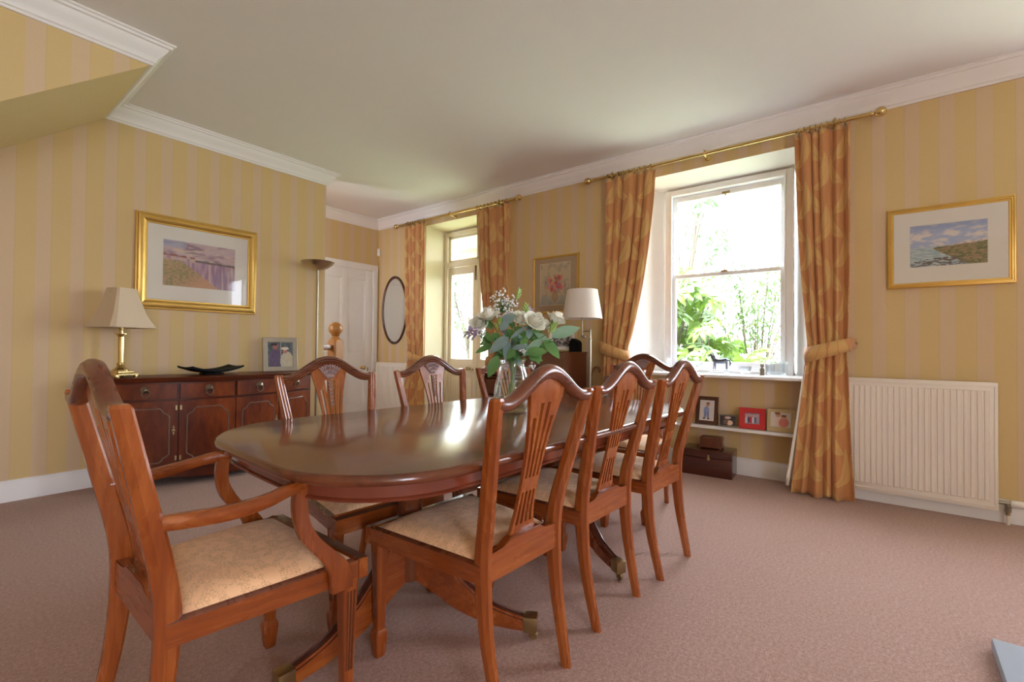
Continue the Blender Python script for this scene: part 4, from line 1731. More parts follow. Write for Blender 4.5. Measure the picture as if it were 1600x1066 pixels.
def curtain(label, zt, tie_z, L, R_, X, nf, seed, hook_y, lining=None, hook_low=-.05):
    """L, R_, X: (z list, value list) for the two edges and the mean distance from the wall"""
    t = thing('curtain', label, 'curtain', (0, 0, 0), group='terracotta leaf-patterned curtains')
    fl, fr, fx = table_fn(*L), table_fn(*R_), table_fn(*X)
    q = random.Random(seed)
    ph = [q.uniform(0, 6.28) for _ in range(4)]
    NS, NZ = nf*14, 90
    bm = BM()
    uvl = bm.loops.layers.uv.new('UVMap')
    flat = nf*.17
    grid = []
    for j in range(NZ+1):
        z = lerp(.012, zt, j/NZ)
        a, b = fl(z), fr(z)
        row = []
        dt = abs(z-tie_z)
        pinch = math.exp(-(dt/.10)**2)
        for i in range(NS+1):
            s = i/NS
            s2 = s + .030*math.sin(2*PI*1.3*s+ph[0]+z*.7) + .022*math.sin(2*PI*2.3*s+ph[1]-z*1.1)
            y = lerp(a, b, s)
            th = 2*PI*nf*s2+ph[2]
            amp = (lerp(.026, .024, min(1, (zt-z)/.4)) + .006*math.sin(3*s*PI+ph[3]+z*1.3))*(1-.4*pinch) + .016*max(0, (.6-z))
            w = math.sin(th) + .25*math.sin(2*th+ph[3]+z) + .3*math.sin(.5*th+z*1.2)
            y += .008*math.cos(th)*(1-abs(2*s-1))
            zz = z + (.010*math.sin(th*.5+ph[1]) if j == 0 else 0)
            if j == NZ:
                zz += .004*math.sin(th)
            row.append((bm.verts.new((fx(z)-amp*w*.8, y, max(.006, zz))), (s*flat, z)))
        grid.append(row)
    for j in range(NZ):
        for i in range(NS):
            q4 = [grid[j][i], grid[j][i+1], grid[j+1][i+1], grid[j+1][i]]
            f = bm.faces.new([p[0] for p in q4])
            for lp_, p in zip(f.loops, q4):
                lp_[uvl].uv = p[1]
    o = put('drape', bm, 'curtain', t, 80)
    md = o.modifiers.new('thickness', 'SOLIDIFY')
    md.thickness, md.offset = .004, 0
    # tie-back band: a loop round the gathered cloth with its end drawn to a wall hook
    bm = BM()
    uvl = bm.loops.layers.uv.new('UVMap')
    a, b = fl(tie_z), fr(tie_z)
    ym, hw, xm = (a+b)/2, abs(a-b)/2+.014, fx(tie_z)
    sgn = 1 if hook_y > ym else -1
    n = 40
    sec = []
    for i in range(n+1):
        th = 2*PI*i/n
        y = ym + hw*math.cos(th)
        x = xm + .066*math.sin(th)
        zc = tie_z + (y-ym)*sgn*.30
        hh = .054 + .006*math.cos(th)
        sec.append(((x, y, zc-hh), (x, y, zc+hh), i/n*.7))
    pv = None
    for p0, p1, u in sec:
        cur = (bm.verts.new(p0), bm.verts.new(V(p0).lerp(V(p1), .5) + V(((p0[0]-xm)*.08, (p0[1]-ym)*.05, 0))), bm.verts.new(p1), u)
        if pv:
            for k in range(2):
                f = bm.faces.new((pv[k], cur[k], cur[k+1], pv[k+1]))
                for lp_, uv in zip(f.loops, ((pv[3], k*.045), (cur[3], k*.045), (cur[3], k*.045+.045), (pv[3], k*.045+.045))):
                    lp_[uvl].uv = uv
        pv = cur
    ye = ym + hw*sgn
    ze = tie_z + hw*.30
    prev = None
    for k in range(7):
        g = k/6
        p = V((lerp(xm, WX-.03, g), lerp(ye, hook_y, g), lerp(ze, ze+.01, g)))
        hh = lerp(.056, .032, g)
        cur = (bm.verts.new(p-V((0, 0, hh))), bm.verts.new(p+V((0, 0, hh))), g)
        if prev:
            f = bm.faces.new((prev[0], cur[0], cur[1], prev[1]))
            for lp_, uv in zip(f.loops, ((prev[2]*.2, 0), (cur[2]*.2, 0), (cur[2]*.2, .09), (prev[2]*.2, .09))):
                lp_[uvl].uv = uv
        prev = cur
    o = put('tieback', bm, 'curtain', t, 60)
    md = o.modifiers.new('thickness', 'SOLIDIFY')
    md.thickness, md.offset = .006, 0
    bm = BM()
    tube(bm, [(WX-.002, hook_y, ze+.012), (WX-.035, hook_y, ze+.012)], .005)
    ball(bm, (WX-.04, hook_y, ze+.012), .011)
    put('tieback_hook', bm, 'old_brass', t)
    if lining:
        bm = BM()
        sec = []
        for j in range(13):
            z = lerp(.05, tie_z-.12, j/12)
            y = fl(z) if lining > 0 else fr(z)
            g = (1-j/12)
            d = .045*g*lining
            sec.append([(fx(z)+.055, y-.10*lining, z), (fx(z)+.05, y+d*.5, z), (fx(z)+.015, y+d, z), (fx(z)+.005, y+d*.7-.01*lining, z)])
        vv_ = [[bm.verts.new(p) for p in r_] for r_ in sec]
        for a_, b_ in zip(vv_, vv_[1:]):
            for k in range(3):
                bm.faces.new((a_[k], a_[k+1], b_[k+1], b_[k]))
        o = put('lining', bm, 'lining', t, 60)
        md = o.modifiers.new('thickness', 'SOLIDIFY')
        md.thickness = .003
    return t


ZC = [.012, .45, .95, 1.09, 1.25, 1.8, 2.4, 2.757]
curtain('curtain with tie-back right of the sash window, next to the radiator', 2.757, 1.09,
        (ZC, [.462, .425, .385, .365, .375, .415, .44, .45]), (ZC, [.070, .095, .112, .118, .112, .10, .10, .095]),
        (ZC, [4.095, 4.13, 4.16, 4.165, 4.165, 4.17, 4.175, 4.175]), 5, 3, .065, 1)
curtain('curtain with tie-back left of the sash window, behind the standing lamp', 2.757, 1.06,
        (ZC, [2.10, 2.10, 2.08, 2.085, 2.09, 2.08, 2.07, 2.07]), (ZC, [1.70, 1.74, 1.80, 1.81, 1.765, 1.655, 1.58, 1.555]),
        (ZC, [4.11, 4.14, 4.16, 4.165, 4.165, 4.17, 4.175, 4.175]), 5, 5, 2.13, None)
curtain('curtain left of the glazed doors, beside the oval mirror', 2.757, .95,
        (ZC, [5.10, 5.04, 4.985, 4.99, 5.02, 5.07, 5.10, 5.115]), (ZC, [4.62, 4.66, 4.70, 4.70, 4.70, 4.69, 4.69, 4.69]),
        (ZC, [4.11, 4.14, 4.16, 4.165, 4.165, 4.17, 4.175, 4.175]), 5, 9, 5.03, None)
curtain('curtain right of the glazed doors, above the bouquet', 2.757, .95,
        (ZC, [3.62, 3.60, 3.57, 3.58, 3.62, 3.71, 3.77, 3.795]), (ZC, [3.30, 3.30, 3.31, 3.30, 3.29, 3.28, 3.275, 3.275]),
        (ZC, [4.13, 4.14, 4.16, 4.165, 4.165, 4.17, 4.175, 4.175]), 5, 12, 3.27, None)

# ------------------------------------------------------------------ bureau and what stands round it
bu = thing('bureau', 'mahogany fall-front writing bureau between the curtains', 'bureau')
by0, by1 = 2.285, 3.22
side = [(4.225, .07), (4.225, 1.035), (3.91, 1.035), (3.72, .80), (3.70, .79), (3.70, .07)]
bm = BM()
prism(bm, side, by0, by0+.022, lambda a, b, d: V((a, d, b)), bev=.002)
prism(bm, side, by1-.022, by1, lambda a, b, d: V((a, d, b)), bev=.002)
box(bm, 4.205, 4.224, by0+.02, by1-.02, .08, 1.03)
box(bm, 3.72, 4.21, by0+.02, by1-.02, .08, .10)
box(bm, 3.72, 4.21, by0+.02, by1-.02, .765, .785)
put('carcass', bm, 'bureau', bu, 30)
bm = BM()
box(bm, 3.895, 4.232, by0-.006, by1+.006, 1.034, 1.05, .004)
put('top', bm, 'bureau', bu)
bm = BM()
nv = V((-.235, 0, .19)).normalized()
dn = V((-.19, 0, -.235)).normalized()
o0 = V((3.905, 0, 1.03))
secs = []
for y in (by0+.004, by1-.004):
    secs.append([o0+nv*.002+V((0, y, 0)), o0+nv*.02+V((0, y, 0)), o0+dn*.30+nv*.02+V((0, y, 0)), o0+dn*.30+nv*.002+V((0, y, 0))])
loft(bm, secs)
fb = put('fall_front', bm, 'bureau', bu, 30)
bm = BM()
p = o0+dn*.05+nv*.021+V((0, (by0+by1)/2, 0))
ball(bm, p, .008)
put('keyhole', bm, 'old_brass', fb)
for (z0, z1) in ((.60, .755), (.43, .59), (.26, .42), (.09, .25)):
    bm = BM()
    box(bm, 3.698, 3.72, by0+.026, by1-.026, z0, z1, .004)
    dr = put('drawer', bm, 'bureau', bu)
    for y in (by0+.2, by1-.2):
        bm = BM()
        box(bm, 3.694, 3.699, y-.035, y+.035, (z0+z1)/2-.012, (z0+z1)/2+.016, .002)
        tube(bm, [(3.695, y-.03, (z0+z1)/2), (3.68, y-.024, (z0+z1)/2-.022), (3.68, y+.024, (z0+z1)/2-.022), (3.695, y+.03, (z0+z1)/2)], .003, 6)
        put('drop_handle', bm, 'old_brass', dr)
for x in (3.72, 4.17):
    for y in (by0+.002, by1-.062):
        bm = BM()
        loft(bm, [[V((x+a*w, y+.03+b*w, z)) for a, b in ((-1, -1), (1, -1), (1, 1), (-1, 1))] for z, w in ((0, .022), (.07, .03))])
        put('bracket_foot', bm, 'bureau', bu)
photo('black and white photograph leaning on top of the bureau', (4.06, 2.475, 1.05), 215, .30, .255, .02, 'beige', grey_art, .20, .15, (0, 0), .28)
bm = BM()
prism(bm, [(0, 0), (.10, 0), (.10, .085), (.085, .11), (.03, .135), (0, .10)], -.03, .06, lambda a, b, d: V((4.07+d, 2.385-a, 1.0505+b)), bev=.004)
tag(put('slanted_case', bm, 'black'), 'small black slanted case at the right end of the bureau top', 'case')  # plain black wedge, its purpose unknown

sl_ = thing('standing_lamp', 'standing lamp with a white drum shade in front of the bureau', 'lamp', (3.83, 2.035, 0))
bm = BM()
lathe(bm, [(.112, 0), (.112, .014), (.10, .022), (.03, .03), (.014, .045)], 28)
put('base', bm, 'chrome', sl_, 40)
bm = BM()
lathe(bm, [(.012, .04), (.012, 1.16), (.014, 1.162), (.014, 1.175), (.008, 1.18), (.008, 1.26), (.010, 1.265), (.001, 1.268)], 14)
put('pole', bm, 'chrome', sl_, 40)
bm = BM()
J = V((-.018, .075, 1.215))
tube(bm, [(0, 0, 1.245), (J.x, J.y, 1.245)], .005, 8)
ball(bm, (J.x, J.y, 1.195), .013)
lathe(bm, [(.016, -.012), (.018, 0), (.016, .012)], 14, Matrix.Translation((J.x-.004, J.y-.02, 1.195)) @ Matrix.Rotation(PI/2, 4, 'Y'))
tube(bm, [(J.x, J.y, 1.19), (J.x, J.y, 1.42)], .007, 8)
put('swing_arm', bm, 'chrome', sl_, 40)
bm = BM()
T = Matrix.Translation((J.x, J.y, 0))
lathe(bm, [(.187, 1.362), (.141, 1.632), (.138, 1.632), (.184, 1.362), (.187, 1.362)], 40, T, cap=False)
put('lamp_shade', bm, 'shade_white', sl_, 50)
bm = BM()
tube(bm, [(J.x-.14, J.y, 1.60), (J.x+.14, J.y, 1.60)], .002)
tube(bm, [(J.x, J.y, 1.40), (J.x, J.y, 1.60)], .004)
lathe(bm, [(.02, 1.42), (.032, 1.47), (.028, 1.51), (.001, 1.53)], 14, T)
put('bulb_holder', bm, 'plastic', sl_, 40)

bm = BM()
hk = [(4.13, 2.235, .0), (4.17, 2.225, .45), (4.198, 2.215, .80), (4.204, 2.205, .855), (4.206, 2.185, .890), (4.206, 2.160, .900), (4.206, 2.135, .888), (4.206, 2.122, .86), (4.206, 2.121, .845)]
tube(bm, hk, [.010, .011, .011, .012, .012, .012, .012, .012, .010], 10)
ws = put('walking_stick', bm, 'stick', None, 60)
tag(ws, 'brown walking stick with a crook handle leaning between bureau and curtain', 'walking stick')

st_ = thing('side_table', 'small dark side table in the corner behind the dining table, under a dark photo frame', 'table', (3.97, 1.865, 0))
bm = BM()
lathe(bm, [(.112, .57), (.117, .575), (.117, .585), (.110, .59), (.001, .5905)], 28)
put('tabletop', bm, 'dark_wood', st_, 40)
for k in range(3):
    bm = BM()
    a = 2*PI*k/3+.3
    tube(bm, [(.07*math.cos(a), .07*math.sin(a), .57), (.072*math.cos(a), .072*math.sin(a), .3), (.085*math.cos(a), .085*math.sin(a), 0)], [.012, .011, .009], 10)
    put('leg', bm, 'dark_wood', st_, 40)
photo('small dark-framed photograph on the side table, seen past a chair back', (3.975, 1.87, .592), 205, .17, .235, .026, 'dark_wood', grey_art, .118, .18, (0, 0), .2)

# chest and casket under the shelf
cx = thing('wooden_chest', 'dark mahogany box chest on the carpet below the photo shelf', 'chest', (4.285, 1.105, 0), math.radians(3))
bm = BM()
box(bm, -.12, .12, -.205, .205, 0.0, .155, .004)
put('body', bm, 'dark_wood', cx)
bm = BM()
box(bm, -.122, .12, -.207, .207, .157, .222, .006)
ld = put('lid', bm, 'dark_wood', cx)
bm = BM()
lathe(bm, [(.013, 0), (.013, .002), (.009, .004)], 14, Matrix.Translation((-.120, -.02, .150)) @ Matrix.Rotation(-PI/2, 4, 'Y'))
box(bm, -.1235, -.1195, -.026, -.014, .150, .185, .003)
put('lock_plate', bm, 'old_brass', cx)
ck = thing('casket', 'small brown carved casket on top of the wooden chest', 'casket', (4.295, 1.085, .2225), math.radians(2))
bm = BM()
for (a, b) in ((-.055, -.085), (-.055, .075), (.045, -.085), (.045, .075)):
    box(bm, a, a+.014, b, b+.014, 0, .012)
box(bm, -.058, .058, -.092, .092, .010, .022, .003)
box(bm, -.052, .052, -.086, .086, .020, .080, .003)
put('body', bm, 'bureau', ck)
bm = BM()
box(bm, -.056, .056, -.090, .090, .081, .090, .002)
loft(bm, [[V((sx*a, sy_*b, z)) for sx, sy_ in ((-1, -1), (1, -1), (1, 1), (-1, 1))] for a, b, z in ((.054, .088, .089), (.047, .082, .099), (.044, .079, .101))])
put('lid', bm, 'bureau', ck)

# ------------------------------------------------------------------ ornaments on the window sill
SZ = .8685


def facet_bowl(t, prof, seg=16, mat='crystal', name='bowl'):
    bm = BM()
    secs = []
    for r, z in prof:
        secs.append([V((r*(1+(.03 if k % 2 else -.03))*math.cos(2*PI*k/seg), r*(1+(.03 if k % 2 else -.03))*math.sin(2*PI*k/seg), z)) for k in range(seg)])
    loft(bm, secs, cap=False)
    return put(name, bm, mat, t, None)


hs = thing('horse_figurine', 'dark grey horse figurine on a clear glass base on the window sill', 'figurine', (4.42, 1.045, SZ), math.radians(90))
bm = BM()
box(bm, -.085, .085, -.03, .03, 0, .018, .003)
for x in (-.052, .046):
    box(bm, x-.014, x+.014, -.014, .014, .018, .046, .003)
put('base', bm, 'crystal', hs, None)
bm = BM()
tube(bm, [(-.062, 0, .118), (-.05, 0, .122), (-.02, 0, .115), (.02, 0, .114), (.045, 0, .120), (.058, 0, .124)], [.012, .024, .022, .021, .025, .016], 12)
tube(bm, [(.048, 0, .122), (.066, 0, .145), (.074, 0, .165), (.077, 0, .176)], [.018, .014, .011, .009], 10)
tube(bm, [(.073, 0, .178), (.088, 0, .168), (.104, 0, .152)], [.010, .009, .005], 10)
for s in (-1, 1):
    tube(bm, [(.076, s*.004, .183), (.076, s*.006, .196)], [.003, .001], 6)
for (x, y, f) in ((.046, .008, .006), (.046, -.008, -.002), (-.052, .009, -.006), (-.052, -.009, .004)):
    tube(bm, [(x, y, .112), (x+f*.6, y, .086), (x+f, y, .066), (x+f*1.2, y, .050), (x+f*1.2+.004, y, .046)], [.011, .007, .0045, .004, .005], 8)
put('horse', bm, 'pewter', hs, 60)
bm = BM()
tube(bm, [(-.060, 0, .124), (-.078, 0, .120), (-.084, 0, .10), (-.080, 0, .072)], [.005, .007, .008, .002], 8)
put('tail', bm, 'pewter', hs, 60)
bm = BM()
for k in range(7):
    g = k/6
    ball(bm, (lerp(.050, .070, g)-.006, 0, lerp(.142, .184, g)), .006, 8, 6)
put('mane', bm, 'pewter', hs, 60)
bw = thing('glass_bowl', 'small cut glass bowl on the sill between horse and crystal jar', 'bowl', (4.42, .842, SZ))
facet_bowl(bw, [(.030, 0), (.034, .006), (.030, .014), (.044, .030), (.050, .058), (.052, .075), (.048, .075), (.045, .058), (.038, .032), (.020, .020)], 18)
fg = thing('figurine', 'tiny brown figurine on the sill left of the crystal jar', 'figurine', (4.44, .715, SZ))
bm = BM()
lathe(bm, [(.018, 0), (.020, .004), (.016, .02), (.020, .045), (.014, .062), (.008, .068)], 14)
ball(bm, (0, 0, .082), .016)
ball(bm, (-.010, .008, .098), .006, 8, 6)
ball(bm, (-.010, -.010, .098), .006, 8, 6)
put('body', bm, 'bronze', fg, 50)
jr = thing('crystal_jar', 'large cut crystal jar with a lid at the right end of the sill', 'jar', (4.42, .602, SZ))
facet_bowl(jr, [(.072, 0), (.078, .006), (.080, .03), (.082, .09), (.080, .105), (.074, .112), (.070, .105), (.072, .03), (.060, .012)], 26, name='body')
facet_bowl(jr, [(.082, .112), (.084, .118), (.076, .128), (.05, .138), (.015, .142), (.001, .143)], 26, name='lid')
bd = thing('glass_ornament', 'clear glass bird ornament on the sill left of the horse', 'ornament', (4.42, 1.29, SZ))
bm = BM()
ball(bm, (0, 0, .035), .045, 14, 10, (.7, 1.1, .7))
tube(bm, [(0, .03, .05), (0, .05, .085), (0, .075, .125), (0, .10, .135), (0, .115, .118)], [.022, .016, .012, .010, .004], 10)
tube(bm, [(0, -.03, .045), (0, -.075, .085), (0, -.10, .10)], [.026, .014, .003], 10)
put('body', bm, 'crystal', bd, 40)
fl_ = thing('glass_flowers', 'spray of clear glass flowers at the left end of the sill', 'ornament', (4.40, 1.545, SZ))
bm = BM()
lathe(bm, [(.03, 0), (.03, .006), (.008, .012), (.006, .03)], 14)
q = random.Random(4)
for k in range(9):
    a, r = q.uniform(0, 6.28), q.uniform(.03, .075)
    p = V((r*math.cos(a)*.6, r*math.sin(a), q.uniform(.06, .125)))
    tube(bm, [(0, 0, .02), (p.x*.4, p.y*.4, p.z*.7), p], .0025, 6)
    for m in range(5):
        b = 2*PI*m/5
        ball(bm, p+V((.006*math.cos(b), .011*math.cos(b), .011*math.sin(b))), .008, 8, 6)
put('spray', bm, 'crystal', fl_, 40)

# grey hearth slab, lower right
bm = BM()
Rz = Matrix.Translation((2.36, -.385, 0)) @ Matrix.Rotation(math.radians(-2), 4, 'Z')
box(bm, -1.3, .065, -1.5, .03, 0.001, .045, .008, M_=Rz)
tag(put('hearth_slab', bm, 'stone'), 'corner of a grey stone hearth slab on the carpet', 'hearth')

# ------------------------------------------------------------------ vase and flowers
VX, VY, VZ = 1.885, 1.445, TZ+.001
vs = thing('glass_vase', 'clear tapered glass vase in the middle of the dining table', 'vase', (VX, VY, VZ))
bm = BM()
lathe(bm, [(.001, .004), (.078, .004), (.088, .016), (.093, .05), (.093, .09), (.086, .14), (.072, .19), (.060, .225), (.056, .245), (.060, .262), (.062, .264), (.064, .262), (.060, .246),
           (.064, .226), (.076, .19), (.090, .14), (.097, .09), (.097, .05), (.092, .012), (.084, .0), (.001, 0)], 36, cap=False)
put('glass_body', bm, 'vase', vs, 50)
bm = BM()
lathe(bm, [(.001, .006), (.077, .006), (.087, .018), (.0915, .05), (.0915, .09), (.0845, .14), (.080, .155), (.001, .155)], 30, cap=False)
put('water', bm, 'water', vs, 50)
MOUTH = V((VX, VY, VZ+.25))


def curve3(a, b, c, n=8):
    return [(1-t)**2*a + 2*t*(1-t)*b + t*t*c for t in [i/n for i in range(n+1)]]


def stem_pts(tip, q):
    tip = V(tip)
    d = tip-MOUTH
    a = q.uniform(0, 6.28)
    foot = V((VX-d.x*.16+.02*math.cos(a), VY-d.y*.16+.02*math.sin(a), VZ+.015))
    m = MOUTH + V((d.x*.10, d.y*.10, 0))
    up_ = [foot.lerp(m, i/4) for i in range(5)]
    return up_[:-1] + curve3(m, m+V((d.x*.25, d.y*.25, d.z*.55)), tip, 7)


def leaf_geo(bm, base_, dirv, L, W, up=V((0, 0, 1)), curl=.25, n=7):
    d = dirv.normalized()
    s = d.cross(up)
    if s.length < .05:
        s = d.cross(V((1, 0, 0)))
    s.normalize()
    nrm = s.cross(d).normalized()
    rows = []
    for i in range(n+1):
        t = i/n
        w = W*(math.sin(PI*t**.8)**.8)*.5 if 0 < i < n else W*.02
        c = base_ + d*(L*t) - nrm*(curl*L*t*t)
        rows.append([bm.verts.new(c - s*w + nrm*(w*.25)), bm.verts.new(c), bm.verts.new(c + s*w + nrm*(w*.25))])
    for a, b in zip(rows, rows[1:]):
        for k in range(2):
            bm.faces.new((a[k], a[k+1], b[k+1], b[k]))


def add_leaf(parent, mat, *a, **k):
    bm = BM()
    leaf_geo(bm, *a, **k)
    put('leaf', bm, mat, parent, 60)


def rose(label, tip, face, r, seed):
    q = random.Random(seed)
    tip = V(tip)
    t = thing('rose', label, 'rose', (0, 0, 0), group='white roses in the vase')
    bm = BM()
    tube(bm, stem_pts(tip-V(face).normalized()*r*.8, q), .0028, 6)
    put('stem', bm, 'stem', t, 60)
    z = V(face).normalized()
    x = z.cross(V((.3, .2, 1))).normalized()
    y = z.cross(x)
    bm = BM()
    for layer, (np_, rad, hgt, opn, tilt) in enumerate(((3, .30, 1.0, .95, 0), (4, .50, 1.02, 1.0, .6), (5, .70, .92, 1.12, .2), (5, .88, .72, 1.35, .9))):
        for k in range(np_):
            a0 = 2*PI*(k+tilt)/np_
            span = 2*PI/np_*.66
            wob = q.uniform(.9, 1.12)
            rows = []
            for j in range(6):
                g = j/5
                row = []
                for i in range(6):
                    e = i/5*2-1
                    an = a0+e*span
                    rr = rad*r*wob*(.35+.65*math.sin(g*PI*.5)**.7)*(1 + (opn-1)*g*g*1.6*(1-.5*e*e)) + r*.04*q.uniform(-1, 1)*g
                    hz = r*(-.75 + 1.5*hgt*wob*g*(1-.24*e*e)) - r*.30*max(0, opn-1)*g**4*3
                    row.append(bm.verts.new(tip + x*(rr*math.cos(an)) + y*(rr*math.sin(an)) + z*hz))
                rows.append(row)
            for a, b in zip(rows, rows[1:]):
                for i in range(5):
                    bm.faces.new((a[i], a[i+1], b[i+1], b[i]))
    ball(bm, tip-z*r*.1, r*.35, 10, 8)
    o = put('bloom', bm, 'rose', t, 80)
    bm = BM()
    for k in range(5):
        a = 2*PI*k/5
        leaf_geo(bm, tip-z*r*.75, (x*math.cos(a)+y*math.sin(a)-z*.2), r*.9, r*.3, up=z, curl=-.3)
    ball(bm, tip-z*r*.8, r*.22, 8, 6)
    put('sepals', bm, 'leaf', t, 60)


D0 = 2.38
rose('white rose at the far left of the bouquet', at(748, 504, D0-.03), (-.6, -.35, .5), .038, 1)
rose('white rose second from the left, opening upward', at(763, 491, D0-.05), (-.35, -.1, .85), .041, 2)
rose('yellowish white rosebud in the centre of the bouquet', at(813, 497, D0-.07), (-.3, -.6, .7), .037, 3)
rose('largest white rose right of the bouquet centre', at(836, 501, D0-.10), (-.2, -.75, .6), .046, 4)
rose('small half hidden white rose between the two right-hand ones', at(851, 507, D0-.02), (.2, -.5, .7), .031, 5)
rose('pointed white rose at the far right of the bouquet', at(869, 497, D0-.04), (.45, -.35, .8), .040, 6)


def gyp(label, c, rad, n, seed):
    q = random.Random(seed)
    c = V(c)
    t = thing('babys_breath', label, 'flower spray', (0, 0, 0), group='sprays of tiny white blossom')
    bm = BM()
    sp = stem_pts(c-V((0, 0, rad*.6)), q)
    tube(bm, sp, .002, 6)
    pts = []
    for k in range(n):
        v = V((q.gauss(0, 1), q.gauss(0, 1), q.gauss(0, .8)))
        p = c + v.normalized()*rad*q.random()**.5
        pts.append(p)
        tube(bm, [sp[-1], sp[-1].lerp(p, .6)+V((0, 0, .004)), p], .0008, 4)
    put('stem', bm, 'stem', t, 60)
    bm = BM()
    for p in pts:
        ball(bm, p, q.uniform(.0042, .0062), 7, 5)
    put('blossom', bm, 'gyp', t, 60)


gyp('largest spray of white blossom at the top of the bouquet', at(786, 474, D0+.02), .078, 130, 1)
gyp('spray of white blossom left in the bouquet below the roses', at(752, 522, D0-.06), .034, 34, 2)
gyp('spray of white blossom in front of the vase neck', at(815, 545, D0-.14), .026, 20, 3)
gyp('lowest spray of white blossom right of the vase rim', at(831, 572, D0-.10), .018, 14, 4)
gyp('spray of white blossom just behind the grey-green leaf', at(790, 496, D0-.03), .045, 40, 5)


def freesia(label, tip, dirv, n, mat, seed, cat_group):
    q = random.Random(seed)
    tip, d = V(tip), V(dirv).normalized()
    t = thing('freesia', label, 'flower', (0, 0, 0), group=cat_group)
    b0 = tip - d*.055
    bm = BM()
    tube(bm, stem_pts(b0, q)+[b0.lerp(tip, .5), tip], .0022, 6)
    put('stem', bm, 'stem', t, 60)
    s = d.cross(V((.2, .7, .6))).normalized()
    for k in range(n):
        g = k/max(1, n-1)
        p = b0.lerp(tip, g)
        o = (s*(1 if k % 2 else -1)*.8 + d*1.1 + V((q.uniform(-.3, .3), q.uniform(-.3, .3), q.uniform(0, .5)))).normalized()
        bm = BM()
        if mat == 'lilac':
            for m in range(5):
                a = 2*PI*m/5
                e = s*math.cos(a)+s.cross(o)*math.sin(a)
                leaf_geo(bm, p+o*.008, (o*.6+e*.8), .040, .026, curl=.2, n=5)
            tube(bm, [p, p+o*.012], [.002, .005], 6)
            put('floret', bm, 'lilac', t, 60)
        else:
            L = lerp(.048, .022, g)
            tube(bm, [p, p+o*L*.5, p+o*L], [.002, .0078-.002*g, .0015], 7)
            put('bud', bm, mat, t, 60)


freesia('lilac freesia at the far left of the bouquet', at(734, 521, D0-.05), (-.75, .35, .15), 6, 'lilac', 1, 'lilac freesias')
freesia('single lilac freesia behind the central roses', at(827, 489, D0+.03), (.3, -.1, .9), 3, 'lilac', 2, 'lilac freesias')
freesia('green freesia buds standing highest of all in the bouquet', at(812, 454, D0+.02), (.45, -.1, .85), 7, 'bud', 3, 'green freesia buds')
freesia('green freesia buds at upper right above the largest rose', at(822, 478, D0+.0), (.0, -.1, 1), 6, 'bud', 4, 'green freesia buds')
freesia('green freesia buds left of centre under the rosebud', at(780, 500, D0-.12), (-.25, -.2, .9), 7, 'bud', 5, 'green freesia buds')
freesia('green freesia buds at right beneath the pointed rose', at(869, 508, D0-.12), (.6, -.35, .7), 8, 'bud', 6, 'green freesia buds')


def sprig(label, tip, leaves, mat, seed, group):
    """leaves: (px, py, depth offset, px tip, py tip, width)"""
    q = random.Random(seed)
    t = thing('leafy_sprig', label, 'foliage', (0, 0, 0), group=group)
    pts = stem_pts(tip, q)
    bm = BM()
    tube(bm, pts, .0024, 6)
    put('stem', bm, 'stem', t, 60)
    for (x0, y0, d, x1, y1, d2, W) in leaves:
        a, b = at(x0, y0, D0+d), at(x1, y1, D0+d2)
        add_leaf(t, mat, a, b-a, (b-a).length*1.12, W*1.12, up=V((-.55, -.6, .55)), curl=.12)
    for k in range(7):
        i = 6 + k % 5
        b = pts[min(i, len(pts)-1)]
        out = V((b.x-VX, b.y-VY, 0))
        d = V((q.gauss(0, .6), q.gauss(0, .6), q.uniform(-.35, .7))) + out*4
        add_leaf(t, mat, b, d, q.uniform(.05, .085), q.uniform(.026, .04), up=V((-.5, -.5, .7)), curl=.15)
    return t


GE, GL = 'grey-green leafy sprigs', 'fresh green leafy sprigs'
sprig('grey-green sprig with a large hanging leaf left of centre', at(790, 505, D0-.08), [(795, 527, -.15, 767, 548, -.17, .05), (787, 520, -.1, 790, 560, -.16, .022), (786, 505, -.1, 803, 492, -.1, .05), (793, 503, -.11, 783, 515, -.12, .04)], 'euca', 1, GE)
sprig('grey-green sprig arching over the vase neck', at(806, 520, D0-.10), [(797, 530, -.16, 824, 508, -.12, .02), (800, 545, -.17, 825, 540, -.18, .03), (796, 534, -.12, 788, 552, -.15, .03), (826, 530, -.1, 828, 508, -.08, .03)], 'euca', 2, GE)
sprig('pale green sprig with the biggest leaf at the far right', at(866, 528, D0-.03), [(862, 527, -.05, 902, 511, -.03, .062), (848, 530, -.10, 820, 552, -.14, .04), (856, 535, -.08, 838, 520, -.08, .035)], 'euca_lt', 3, GE)
sprig('green sprig at lower right with pointed leaves', at(858, 536, D0-.07), [(850, 532, -.10, 873, 556, -.12, .055), (845, 540, -.11, 868, 545, -.10, .04), (835, 545, -.12, 842, 566, -.14, .045), (846, 535, -.08, 835, 525, -.06, .04)], 'leaf', 4, GL)
sprig('green sprig in the centre under the roses', at(818, 528, D0-.05), [(822, 552, -.15, 852, 548, -.14, .05), (806, 532, -.09, 802, 520, -.07, .035), (815, 528, -.09, 822, 545, -.12, .035), (826, 556, -.14, 846, 562, -.15, .04), (805, 545, -.10, 790, 560, -.12, .04)], 'leaf', 5, GL)
sprig('green sprig drooping over the left of the vase rim', at(774, 545, D0-.08), [(779, 556, -.13, 764, 586, -.15, .05), (770, 540, -.08, 745, 549, -.08, .035), (772, 535, -.1, 758, 520, -.08, .035), (776, 540, -.11, 790, 554, -.13, .035)], 'leaf', 6, GL)
sprig('green sprig behind the left roses', at(766, 518, D0-.02), [(766, 522, -.05, 757, 540, -.07, .045), (768, 515, -.03, 760, 500, -.03, .035), (772, 520, -.03, 780, 535, -.05, .04), (770, 530, -.05, 752, 537, -.06, .035)], 'leaf', 7, GL)
